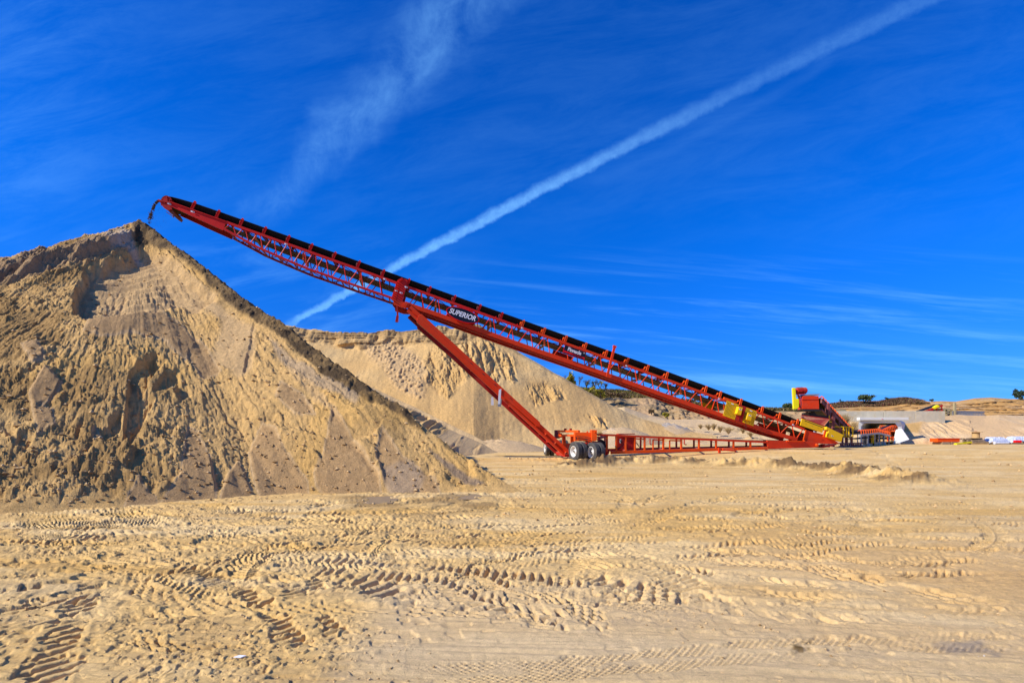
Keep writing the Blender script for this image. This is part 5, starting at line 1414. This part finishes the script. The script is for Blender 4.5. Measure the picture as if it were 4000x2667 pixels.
simple_conveyor('inclined_conveyor', W(3452,1672,70), W(3560,1698,64), 'orange conveyor sloping down to the right, seen through the culvert behind the inclined one', M['orange'])
# ------------------------------------------------ things on the ground at the right
def gpt(px, D, z=G): return Vector(((px-CX)*D/F, D, z))
st = empty('steel_trough', gpt(3706, 45.3), 'bright red steel trough lying on two timber skids by the embankment', 'trough')
b = MB(); x0, x1 = gpt(3663,45.3).x, gpt(3749,45.3).x; zt = W(0,1712,45.3).z; zb = W(0,1725.5,45.3).z
b.abox(x0, x1, 45.3, 45.36, zb, zt); b.abox(x0, x1, 46.1, 46.16, zb, zt); b.abox(x0, x0+.05, 45.36, 46.1, zb, zt); b.abox(x1-.05, x1, 45.36, 46.1, zb, zt); b.abox(x0+.05, x1-.05, 45.36, 46.1, zb, zb+.04)
b.build('shell', M['orange'], st); b = MB(); b.beam(Vector((x0-.02,45.28,zt)), Vector((x1+.02,45.28,zt)), .06, .05); b.build('rim', M['red'], st)
for k, x in enumerate((3682, 3716)):
    b = MB(); p = gpt(x, 45.6); b.abox(p.x-.35, p.x+.35, 45.2, 46.3, G-.03, zb-.09); b.abox(p.x-.3, p.x+.3, 45.2, 46.3, zb-.085, zb-.005)
    tag(b.build('timber_skid', M['wood']), ('left timber skid under the red trough', 'right timber skid under the red trough')[k], 'timber skid', 'skids under the red trough')
b = MB(); b.beam(gpt(3732,44.8,G+.06), gpt(3800,45.4,G+.20), .25, .10); b.beam(gpt(3732,44.8,G+.12), gpt(3800,45.4,G+.26), .12, .02); tag(b.build('steel_beam', M['yellowb']), 'flat yellow steel beam lying between the red trough and the cable spool', 'beam')
def pallet(cx_, cy_, w, d, z, label, mat=M['wood'], grp='pallets along the embankment', rz=0):
    pr = empty('pallet', Vector((cx_, cy_, z)), label, 'pallet', grp)
    b = MB()
    for i in range(6): x = cx_ - w/2 + w*(i+.5)/6; b.abox(x-w/15, x+w/15, cy_-d/2, cy_+d/2, z+.11, z+.135)
    b.build('deck_board', mat, pr)
    for i in range(3):
        y = cy_ - d/2 + .06 + (d-.12)*i/2; b = MB(); b.abox(cx_-w/2, cx_+w/2, y-.05, y+.05, z+.025, z+.108); b.build('stringer', mat, pr)
    b = MB()
    for i in range(3): x = cx_ - w/2 + .08 + (w-.16)*i/2; b.abox(x-.06, x+.06, cy_-d/2, cy_+d/2, z, z+.024)
    b.build('bottom_board', mat, pr); return pr
D0 = 45.2; sx_ = gpt(3828, D0).x
pallet(sx_, D0+.5, 1.55, 1.1, G, 'bottom wooden pallet of the stack under the cable spool', M['woody'])
pallet(sx_+.05, D0+.5, 1.45, 1.1, G+.14, 'second wooden pallet up in the stack under the cable spool')
pallet(sx_-.1, D0+.5, 1.2, 1.0, G+.28, 'third wooden pallet up, just below the cable spool', M['wood'])
pallet(sx_+.0, D0+.9, 1.5, .7, G+.42, 'wooden pallet behind the cable spool flange')
sp_ = empty('cable_spool', Vector((sx_, D0+.5, G+.42)), 'empty tan wooden cable spool standing on stacked pallets', 'cable spool')
for z0, rr_ in ((G+.57, .42), (G+1.09, .46)):
    b = MB(); b.lathe((sx_, D0+.4, z0), (0,0,1), [(0,0),(0,rr_),(.04,rr_),(.04,0)], 30); b.build('flange', M['woody'], sp_)
b = MB(); b.lathe((sx_, D0+.4, G+.61), (0,0,1), [(0,.28),(.48,.28)], 26); b.build('drum', M['woody'], sp_)
b = MB(); b.lathe((sx_, D0+.4, G+1.13), (0,0,1), [(0,.1),(.05,.1),(.05,0)], 16); b.build('hub', M['maroon'], sp_)
r9 = random.Random(9)
def bundle(px0, px1, ytop_, D, label, seed):
    x0, x1 = gpt(px0, D).x, gpt(px1, D).x; zt = W(0, ytop_, D).z; z0 = G+.14
    n, m = 26, 10; b = MB(); rr_ = random.Random(seed)
    for j in range(m+1):
        for i in range(n+1):
            x = x0 + (x1-x0)*i/n; y = D + 1.0*j/m
            e_ = min(i, n-i, 6)/6 * min(1, min(j, m-j)/2+.15)
            z = z0 + (zt-z0)*min(1, e_**.6) * (.82+.18*rr_.random())
            b.v.append((x, y + (rr_.random()-.5)*.03, z))
    for j in range(m):
        for i in range(n): o = j*(n+1)+i; b.f.append((o, o+1, o+n+2, o+n+1)); b.mi.append(0)
    o = b.build('wrapped_bundle', M['wrap']); tag(o, label, 'wrapped goods', 'plastic wrapped bundles on pallets')
for i, (a_, c_, yt, lb) in enumerate([(3866,3950,1706,'first clear plastic wrapped bundle right of the cable spool'),(3952,4040,1703,'plastic wrapped bundle at the right edge, beyond the first one')]):
    xm = (gpt(a_,45.3).x + gpt(c_,45.3).x)/2
    pallet(xm, 45.9, 1.9, 1.1, G, ('wooden pallet under the first wrapped bundle', 'wooden pallet under the wrapped bundle at the right edge')[i])
    bundle(a_, c_, yt, 45.35, lb, 4+i)
b = MB(); b.lathe((gpt(3880,45).x, 44.9, G+.16), (1,0,0), [(0,0),(0,.13),(1.2,.13),(1.2,0)], 14); tag(b.build('wrapped_roll', M['wrap']), 'grey wrapped roll on the pallet edge below the first bundle', 'roll')
for k, x in enumerate((3962, 3976)):
    b = MB(); p = gpt(x, 45.0, G+.28); b.lathe(p, (0,-1,0), [(0,0),(0,.11),(.25,.11),(.25,.0)], 14); tag(b.build('red_drum', M['signr']), ('left of two small red drums by the wrapped goods','right of two small red drums by the wrapped goods')[k], 'drum', 'small red drums')
# ------------------------------------------------ plant behind the wall
uc = empty('tilted_conveyor', W(3640, 1610, 60), 'small red conveyor tilted over the wall with a bright yellow guard box on top', 'conveyor')
a_, c_ = W(3606,1609,60), W(3682,1583,60)
for o in (0, 1.2):
    b = MB(); b.beam(a_ + Vector((0,o,0)), c_ + Vector((0,o,0)), .1, .22); b.beam(a_ + Vector((0,o,-.5)), c_ + Vector((0,o,-.55)), .1, .14)
    for t in (.2,.45,.7,.95): p = a_.lerp(c_, t) + Vector((0,o,0)); b.beam(p, p - Vector((0,0,.5)), .08, .08)
    b.build('conveyor_frame', M['redd'], uc)
b = MB(); b.beam(a_ + Vector((0,.6,.15)), c_ + Vector((0,.6,.15)), 1.0, .05); b.build('belt', M['rubber'], uc)
b = MB(); b.prism([W(x, y, 59.8) for x, y in [(3647,1592),(3665,1581),(3671,1587),(3652,1597)]], Vector((0,.4,0))); b.build('guard_box', M['yellowb'], uc)
b = MB(); b.beam(W(3620,1611,60), Vector((W(3620,1611,60).x,60,G)), .2, .2); b.beam(W(3676,1602,60.5), Vector((W(3676,1602,60.5).x,60.5,G)), .2, .2); b.build('leg', M['redd'], uc)
pf = empty('plant_frame', W(3705, 1625, 60), 'beige steel platform frame standing at the right end of the wall', 'frame')
b = MB()
for (x0, x1, y0, y1) in ((3678,3712,1594,1603),(3690,1716+2000,1603,1606),(3692,3714,1611,1614)):
    b.abox(W(x0,0,60).x, W(x1,0,60).x, 60, 61.2, W(0,y1,60).z, W(0,y0,60).z)
b.build('deck', M['beige'], pf)
b = MB()
for x in (3680, 3694, 3714): p = W(x,1600,60.1); b.beam(p, Vector((p.x, 60.1, G)), .2, .2); b.beam(p + Vector((0,1,0)), Vector((p.x, 61.1, G)), .2, .2)
b.build('leg', M['beige'], pf)
b = MB(); p = W(3729,1573,60); b.beam(p, Vector((p.x, 60, G)), .22, .22); tag(b.build('steel_post', M['beige']), 'tall thin beige post rising above the wall end beside the lattice gangway', 'post')
lc = empty('lattice_conveyor', W(3780, 1620, 60), 'grey lattice conveyor lying level behind the embankment top', 'conveyor')
x0, x1 = W(3720,0,60).x, W(3845,0,60).x; zt, zb = W(0,1606,60).z, W(0,1620,60).z
b = MB()
for y in (60, 61.3):
    b.beam((x0,y,zt),(x1,y,zt-.06),.1,.1); b.beam((x0,y,zb),(x1,y,zb-.06),.1,.1)
    n = 22
    for i in range(n):
        xa = x0+(x1-x0)*i/n; xb = x0+(x1-x0)*(i+1)/n; b.beam((xa,y,zt),(xa,y,zb),.05,.05); b.beam((xa,y,zt if i%2 else zb),(xb,y,zb if i%2 else zt),.045,.045)
b.build('lattice', M['steel'], lc)
b = MB(); b.beam((x0,60.65,zt+.06),(x1,60.65,zt),.9,.05); b.build('belt', M['dark'], lc)
b = MB()
for x in (x0+1, (x0+x1)/2, x1-.4): b.beam((x,60.6,zb),(x,60.6,G),.12,.12)
b.build('leg', M['steel'], lc)
# ------------------------------------------------ vegetation
def leaf_cloud(b, c, rx, ry, rz, n, s, rnd, gaps=True):
    cl = [(rnd.uniform(-.8,.8), rnd.gauss(0,.4), rnd.gauss(0,.38)) for _ in range(max(7, min(26, n//40)))]
    for i in range(n):
        q = rnd.choice(cl); p = Vector((c[0] + rx*(q[0]+rnd.gauss(0,.16)), c[1] + ry*(q[1]+rnd.gauss(0,.16)), c[2] + rz*(q[2]+rnd.gauss(0,.16))))
        a = Vector((rnd.gauss(0,1), rnd.gauss(0,1), rnd.gauss(0,1))).normalized(); d = a.orthogonal().normalized(); e_ = a.cross(d); ss_ = s*rnd.uniform(.6,1.5)
        o = len(b.v); b.v += [tuple(p - d*ss_), tuple(p + e_*ss_*.6), tuple(p + d*ss_), tuple(p - e_*ss_*.6)]; b.f.append((o,o+1,o+2,o+3)); b.mi.append(b.cur)
def branches(b, p, d, L_, r, depth, rnd, tips):
    q = p + d*L_; b.tube([p, q], [r, r*.65], 5, caps=False)
    tips.append(q)
    if depth == 0: return
    for k in range(rnd.randint(2, 4)):
        nd = (d + Vector((rnd.gauss(0,.42), rnd.gauss(0,.42), rnd.gauss(.12,.22)))).normalized()
        branches(b, p.lerp(q, rnd.uniform(.5,1)), nd, L_*rnd.uniform(.55,.82), r*.6, depth-1, rnd, tips)
def bare_tree(px, yb, yt, D, label, seed, leaf=None, nl=0, cat='tree'):
    rnd = random.Random(seed); base = W(px, yb, D); hgt = (yb-yt)*D/F
    e_ = empty('bare_tree' if not nl else 'sparse_tree', base, label, cat, 'trees on the hill behind the conveyor'); b = MB(); tips = []
    for k in range(rnd.randint(1, 3)):
        branches(b, base - Vector((0,0,.3)), Vector((rnd.gauss(0,.14), rnd.gauss(0,.14), 1)).normalized(), hgt*.38, .05+hgt*.012, 4, rnd, tips)
    b.build('trunk', M['bark'], e_)
    if nl:
        b = MB()
        for i in range(nl):
            t = rnd.choice(tips); leaf_cloud(b, t, .35, .35, .3, 6, .09, rnd)
        b.build('crown', leaf, e_)
def shrub(px, yb, yt, wpx, D, label, seed, mat, n=500, s=.12, nm='bush', grp=None):
    rnd = random.Random(seed); base = W(px, yb, D); h_ = (yb-yt)*D/F; w_ = wpx*D/F
    e_ = empty(nm, base, label, nm.replace('_', ' ').split()[-1], grp); b = MB()
    for k in range(5): b.tube([base - Vector((0,0,.2)), base + Vector((rnd.gauss(0,w_*.2), rnd.gauss(0,w_*.2), h_*.6))], [.05,.02], 5)
    b.build('stem', M['bark'], e_)
    b = MB(); leaf_cloud(b, base + Vector((0,0,h_*.55)), w_*.48, w_*.4, h_*.50, n, s, rnd); b.build('crown', mat, e_)
for i, (px, yb, yt, nl, lb) in enumerate([(2172,1508,1448,0,'leftmost bare tree just above the pale slope of the wide pile'),(2205,1512,1452,0,'bare twiggy tree next to the leftmost one, twigs spreading wide'),
    (2262,1520,1452,0,'tall bare grey tree between the yellow bush and the leafy sparse trees'),(2290,1518,1470,9,'short sparse tree with a few dull leaves left of the taller pair'),
    (2322,1522,1470,14,'sparse tree with a few yellow green leaves'),(2345,1520,1475,16,'sparse yellowing tree under the lower edge of the conveyor'),(2365,1520,1482,0,'small bare tree furthest right on the hill crest')]):
    bare_tree(px, yb, yt, 80, lb, 20+i, M['leafy'] if i % 2 else M['leafd'], nl)
shrub(2228,1520,1462,44,79,'yellow green bush rising among the bare trees', 31, M['leafy'], 700, .16, grp='bushes on the hill')
for i, (px, yb, yt, w_, mt, lb) in enumerate([(2300,1540,1508,46,'leafy','bright yellow green bush low on the hill beside the sand slope'),(2345,1548,1520,44,'leafy','olive yellow bush right of the bright yellow one'),
    (2385,1550,1522,42,'leafb','brownish bush in the middle of the hill scrub'),(2425,1552,1530,40,'leafb','dull brown bush near the right end of the hill scrub'),(2545,1614,1598,20,'leafb','small dull tuft on the eroded bank'),(2600,1626,1612,26,'leafy','small yellow tuft at the foot of the eroded bank'),(2700,1570,1555,50,'leafb','brown bush on the hill seen through the truss'),(2210,1528,1500,40,'leafb','brown bush below the bare trees')]):
    shrub(px, yb, yt, w_, 78 if i < 4 or i > 5 else 71, lb, 40+i, M[mt], 420, .13, grp='bushes on the hill')
shrub(3375,1567,1538,62,97,'round green tree on the ridge behind the wall', 51, M['leafg'], 2600, .12, 'round_tree')
shrub(3082,1599,1575,42,86,'small green tree just left of the yellow belt guard', 52, M['leafg'], 1500, .11, 'round_tree')
shrub(3985,1557,1524,44,98,'dense dark green tree on the ridge at the right edge', 53, M['leafd'], 3000, .11, 'round_tree')
shrub(3287,1575,1564,12,99,'tiny dark bush on the ridge left of the round tree', 54, M['leafd'], 120, .14)
shrub(3465,1560,1552,16,99,'tiny dark bush on the ridge right of the round tree', 55, M['leafd'], 120, .14)
shrub(3640,1567,1560,14,99,'tiny bush on the ridge above the tilted conveyor', 56, M['leafd'], 100, .14)
def dry_bush(px, yb, yt, w_, D, label, seed, n=60):
    rnd = random.Random(seed); base = W(px, yb, D); h_ = (yb-yt)*D/F; ww = w_*D/F; b = MB()
    for i in range(n):
        d = Vector((rnd.gauss(0,.5)*ww*.5, rnd.gauss(0,.3)*ww*.5, h_*rnd.uniform(.5,1))); m_ = base + d*.5 + Vector((rnd.gauss(0,.06), rnd.gauss(0,.06), .03)); q = base + d
        b.tube([base + d*.03 - Vector((0,0,.08)), m_, q], [.02,.013,.006], 4, caps=False)
        for k in range(2): b.tube([m_, m_ + d*.35 + Vector((rnd.gauss(0,.13), rnd.gauss(0,.1), rnd.gauss(0,.08)))], [.011,.005], 3, caps=False)
    tag(b.build('dry_bush', M['dry']), label, 'dry bush', 'dry weeds on the dune')
for i, (px, yb, yt, w_, D, lb) in enumerate([(2737,1672,1656,22,52,'thin leafless weed left of the other weeds on the dune'),(2768,1677,1655,30,51,'dry tan bush below the left guard panel'),(2788,1678,1652,26,50,'tall dry weed between two tan bushes'),
    (2813,1687,1662,26,49,'dry tan bush under the dark bottom beam'),(2845,1692,1664,36,49,'rounded dry bush below the yellow guards'),(2902,1690,1668,32,49,'dry bush right of the hanging rod'),(2932,1704,1686,34,48,'low grey dry bush near the conveyor tail'),(3300,1665,1612,60,49.5,'large dry bush against the concrete wall'),(3330,1690,1640,46,48.5,'dry bush left of the culvert mouth'),(2345,1700,1686,16,46,'small dry weed behind the carriage')]):
    dry_bush(px, yb, yt, w_, D, lb, 60+i, 80 if w_ > 40 else 45)
# scrub texture on hills: countless small tufts
def scrub(nm, poly, D0, n, mats, s, label, seed):
    rnd = random.Random(seed); b = MB()
    for i in range(n):
        k = rnd.random(); j = rnd.randrange(len(poly)-1); (xa, ya, ha), (xb, yb_, hb_) = poly[j], poly[j+1]
        x = xa+(xb-xa)*k; y = ya+(yb_-ya)*k; dep = rnd.random()
        D = D0 - dep*6; base = W(x, y + (ha+(hb_-ha)*k)*dep, D); b.cur = rnd.randrange(len(mats))
        for q in range(5):
            d = Vector((rnd.gauss(0,1), rnd.gauss(0,1), rnd.uniform(.5,1.8)))*s; w_ = Vector((d.y, -d.x, 0)).normalized()*s*.35; p = base + Vector((rnd.gauss(0,s), rnd.gauss(0,s), -.1))
            o = len(b.v); b.v += [tuple(p-w_), tuple(p+w_), tuple(p+d)]; b.f.append((o,o+1,o+2)); b.mi.append(b.cur)
    tag(b.build(nm, None, mats=mats), label, 'scrub', kind='stuff')
scrub('hill_scrub', [(2150,1508,40),(2250,1511,40),(2330,1520,34),(2430,1522,30),(2560,1541,12),(2730,1572,14),(2900,1590,10),(3060,1595,6),(3200,1598,4)], 88, 6500, [M['leafb'], M['dry'], M['leafg'], M['leafb'], M['leafy']], .22, 'brown and green autumn scrub covering the hill behind the conveyor', 71)
scrub('ridge_scrub', [(3222,1580,14),(3306,1568,22),(3434,1568,18),(3485,1557,22),(3530,1552,26),(3600,1563,6)], 100, 5200, [M['leafb'], M['maroon'], M['dry'], M['leafb']], .22, 'dark brown heath scrub along the ridge above the concrete wall', 72)
# ------------------------------------------------ small things in the foreground
b = MB(); D = F*H/(2578-YH); c_ = Vector(((935-CX)*D/F, D, .02)); b.prism([c_ + Vector((-.04,0,0)), c_ + Vector((.02,-.015,.004)), c_ + Vector((.045,.005,.008)), c_ + Vector((-.01,.02,.004))], Vector((0,0,.006))); tag(b.build('paper_scrap', M['paper']), 'small white scrap lying on the sand, lower left of centre', 'litter')
b = MB(); D = F*H/(2577-YH); c_ = Vector(((3822-CX)*D/F, D, .0)); rnd = random.Random(8)
clod(b, c_, .045); clod(b, c_ + Vector((.05,.01,0)), .03); tag(b.build('stone', mat_basic('grey_stone', (.5,.46,.4), .9, 0, .15, 20), smooth=False), 'pale stone on the sand near the lower right corner', 'stone')
for i, (pts, lb) in enumerate([([(1375,1958),(1440,1942),(1530,1938),(1560,1950),(1530,1966),(1440,1968)], 'left'), ([(1640,1926),(1700,1912),(1800,1918),(1880,1935),(1880,1952),(1800,1950),(1700,1940)], 'right')]):
    b = MB(); P = []
    for x, y in pts:
        X_, D_ = gw(x, y); P.append(Vector((X_, D_, .012)))
    b.prism(P, Vector((0,0,-.01))); o = b.build('puddle', M['wet']); o['kind'] = 'structure'
#SECTION_SKY
# ================================================================== CAMERA, SUN, SKY
cam = bpy.data.cameras.new('camera'); co = bpy.data.objects.new('camera', cam); COL.objects.link(co)
co.location = (0, 0, H); co.rotation_euler = (R(90), 0, 0)
cam.sensor_width = 36; cam.lens = 36 * F / 4000; cam.shift_y = (YH - 1333.5) / 4000; cam.clip_end = 20000; cam.clip_start = .05
SC.camera = co
SUN_AZ = R(21); SUN_EL = R(35)         # direction light travels in plan, elevation
Ld = Vector((math.cos(SUN_AZ)*math.cos(SUN_EL), math.sin(SUN_AZ)*math.cos(SUN_EL), -math.sin(SUN_EL)))
sl = bpy.data.lights.new('sun', 'SUN'); sl.energy = 5.0; sl.angle = R(.5); sl.color = (1, .93, .82)
so = bpy.data.objects.new('sun', sl); COL.objects.link(so)
so.rotation_euler = Ld.to_track_quat('-Z', 'Y').to_euler()
wd = bpy.data.worlds.new('World'); SC.world = wd; wd.use_nodes = True
t = wd.node_tree; N = t.nodes; L = t.links; N.clear()
out = N.new('ShaderNodeOutputWorld'); bg = N.new('ShaderNodeBackground'); L.new(bg.outputs[0], out.inputs[0])
sky = N.new('ShaderNodeTexSky'); sky.sky_type = 'NISHITA'; sky.sun_disc = False
sky.sun_elevation = SUN_EL; sky.sun_rotation = math.atan2(-Ld.x, -Ld.y)
sky.air_density = 1.0; sky.dust_density = .2; sky.ozone_density = 4.0; sky.altitude = 300
bg.inputs['Strength'].default_value = .10
def mth(op, a, b=None, c=None, clamp=False):
    n = N.new('ShaderNodeMath'); n.operation = op; n.use_clamp = clamp
    for i, v in enumerate((a, b, c)):
        if v is None: continue
        if isinstance(v, (int, float)): n.inputs[i].default_value = v
        else: L.new(v, n.inputs[i])
    return n.outputs[0]
def smo(a, b, x):
    n = N.new('ShaderNodeMapRange'); n.interpolation_type = 'SMOOTHSTEP'
    n.inputs[1].default_value = a; n.inputs[2].default_value = b; L.new(x, n.inputs[0]); return n.outputs[0]
tc = N.new('ShaderNodeTexCoord'); sp = N.new('ShaderNodeSeparateXYZ'); L.new(tc.outputs['Generated'], sp.inputs[0])
dy = mth('MAXIMUM', sp.outputs[1], .02)
U = mth('DIVIDE', sp.outputs[0], dy); V = mth('DIVIDE', sp.outputs[2], dy)
def noise(sx, sy, rot, scale, det=6, rough=.6, dist=0., seed=0.):
    # rotated, stretched cloud coordinates (directions on the sky)
    c, s = math.cos(rot), math.sin(rot)
    a = mth('ADD', mth('MULTIPLY', U, c*sx), mth('MULTIPLY', V, s*sx)); b = mth('ADD', mth('MULTIPLY', U, -s*sy), mth('MULTIPLY', V, c*sy))
    cb = N.new('ShaderNodeCombineXYZ'); L.new(a, cb.inputs[0]); L.new(b, cb.inputs[1]); cb.inputs[2].default_value = seed
    n = N.new('ShaderNodeTexNoise'); n.inputs['Scale'].default_value = scale; n.inputs['Detail'].default_value = det
    n.inputs['Roughness'].default_value = rough; n.inputs['Distortion'].default_value = dist
    L.new(cb.outputs[0], n.inputs['Vector']); return n.outputs[0]
# contrail: v = .4455 + .51u - .045u^2
cv = mth('ADD', mth('ADD', mth('MULTIPLY', U, .522), mth('MULTIPLY', mth('MULTIPLY', U, U), -.030)), .4420)
nwob = noise(1, 1, 0, 26, 6, .65, .3, 3.)
dv = mth('SUBTRACT', V, cv)
dvw = mth('ADD', dv, mth('MULTIPLY', mth('SUBTRACT', nwob, .5), .022))
wd_ = mth('ADD', mth('MULTIPLY', mth('MAXIMUM', U, -.5), .012), .0155)
low = smo(-1.0, -.35, mth('DIVIDE', dvw, wd_)); high = mth('SUBTRACT', 1, smo(.0, 1.25, mth('DIVIDE', dvw, wd_)))
band = mth('MULTIPLY', low, high)
band = mth('MULTIPLY', band, mth('ADD', .35, mth('MULTIPLY', noise(1, 1, .45, 60, 5, .7, 0, 5.), 1.1)))
band = mth('MULTIPLY', band, smo(-.47, -.40, U))
core = mth('MULTIPLY', band, mth('SUBTRACT', .55, mth('MULTIPLY', smo(-.15, .5, U), .42)))
# second faint contrail from the first going down-left
d2 = mth('ABSOLUTE', mth('SUBTRACT', V, mth('ADD', mth('ADD', .435, mth('MULTIPLY', U, .30)), mth('MULTIPLY', mth('MULTIPLY', U, U), .26))))
tr2 = mth('MULTIPLY', mth('SUBTRACT', 1, smo(.0, .02, d2)), mth('MULTIPLY', smo(.05, .35, U), mth('SUBTRACT', 1, smo(.6, .66, U))))
tr2 = mth('MULTIPLY', tr2, mth('MULTIPLY', noise(1, 3, .5, 12, 4, .6, 0, 8.), .06))
# tall cirrus patch
cu = mth('ADD', -.475, mth('MULTIPLY', mth('SUBTRACT', V, .4275), .96))
du = mth('ADD', mth('SUBTRACT', U, cu), mth('MULTIPLY', mth('SUBTRACT', noise(1, 1, 0, 7, 4, .6, .2, 9.), .5), .16))
pw = mth('ADD', .065, mth('MULTIPLY', mth('SUBTRACT', V, .42), .16))
pat = mth('SUBTRACT', 1, smo(.1, 1.15, mth('ABSOLUTE', mth('DIVIDE', du, pw))))
pat = mth('MULTIPLY', pat, smo(.37, .47, V))
pat = mth('MULTIPLY', pat, mth('MULTIPLY', smo(.22, .85, noise(1.3, 1, -.3, 9, 7, .65, .3, 11.)), .32))
# wisps low on the right, and the high left veil
w1 = smo(.46, .80, noise(.7, 15, -.09, 2.6, 8, .66, .35, 13.))
w1 = mth('MULTIPLY', w1, mth('MULTIPLY', mth('MULTIPLY', smo(.40, .16, V), smo(.0, .05, V)), smo(-.35, .15, U)))
w1 = mth('MULTIPLY', w1, .46)
w3 = smo(.52, .75, noise(1, 4, .15, 5, 7, .65, .6, 21.))
w3 = mth('MULTIPLY', w3, mth('MULTIPLY', mth('SUBTRACT', 1, smo(.02, .10, mth('ABSOLUTE', mth('ADD', U, .06)))), mth('SUBTRACT', 1, smo(.01, .05, mth('ABSOLUTE', mth('SUBTRACT', V, .225))))))
w3 = mth('MULTIPLY', w3, .4)
w2 = smo(.30, .80, noise(1, 4, .22, 3.4, 8, .7, .4, 17.))
w2 = mth('MULTIPLY', w2, mth('MULTIPLY', mth('ADD', .06, mth('MULTIPLY', smo(-.65, -1.0, U), .10)), smo(.3, .5, V)))
w4 = mth('MULTIPLY', smo(.45, .8, noise(1, 4, .2, 4, 6, .6, .5, 31.)), mth('MULTIPLY', smo(.45, .30, V), mth('MULTIPLY', smo(.05, -.4, U), .22)))
cloud = mth('ADD', mth('ADD', mth('ADD', core, tr2), mth('ADD', pat, w1)), mth('ADD', mth('ADD', w2, w3), w4), None, True)
# deep polarised blue
hs = N.new('ShaderNodeHueSaturation'); hs.inputs['Saturation'].default_value = SKY_SAT if 'SKY_SAT' in globals() else 1.25
L.new(sky.outputs[0], hs.inputs['Color'])
mu = N.new('ShaderNodeMix'); mu.data_type = 'RGBA'; mu.blend_type = 'MULTIPLY'; mu.inputs[0].default_value = 1
L.new(hs.outputs[0], mu.inputs[6])
tm = N.new('ShaderNodeMix'); tm.data_type = 'RGBA'; L.new(smo(.0, .42, sp.outputs[2]), tm.inputs[0])
tm.inputs[6].default_value = (.16, .47, 1.25, 1); tm.inputs[7].default_value = (.02, .76, 1.66, 1); L.new(tm.outputs[2], mu.inputs[7])
mx = N.new('ShaderNodeMix'); mx.data_type = 'RGBA'
L.new(cloud, mx.inputs[0]); L.new(mu.outputs[2], mx.inputs[6]); mx.inputs[7].default_value = (2.4, 6.2, 11.5, 1)
L.new(mx.outputs[2], bg.inputs['Color'])
SC.view_settings.view_transform = 'Standard'; SC.view_settings.look = 'None'
SC.view_settings.exposure = .28; SC.view_settings.gamma = 1
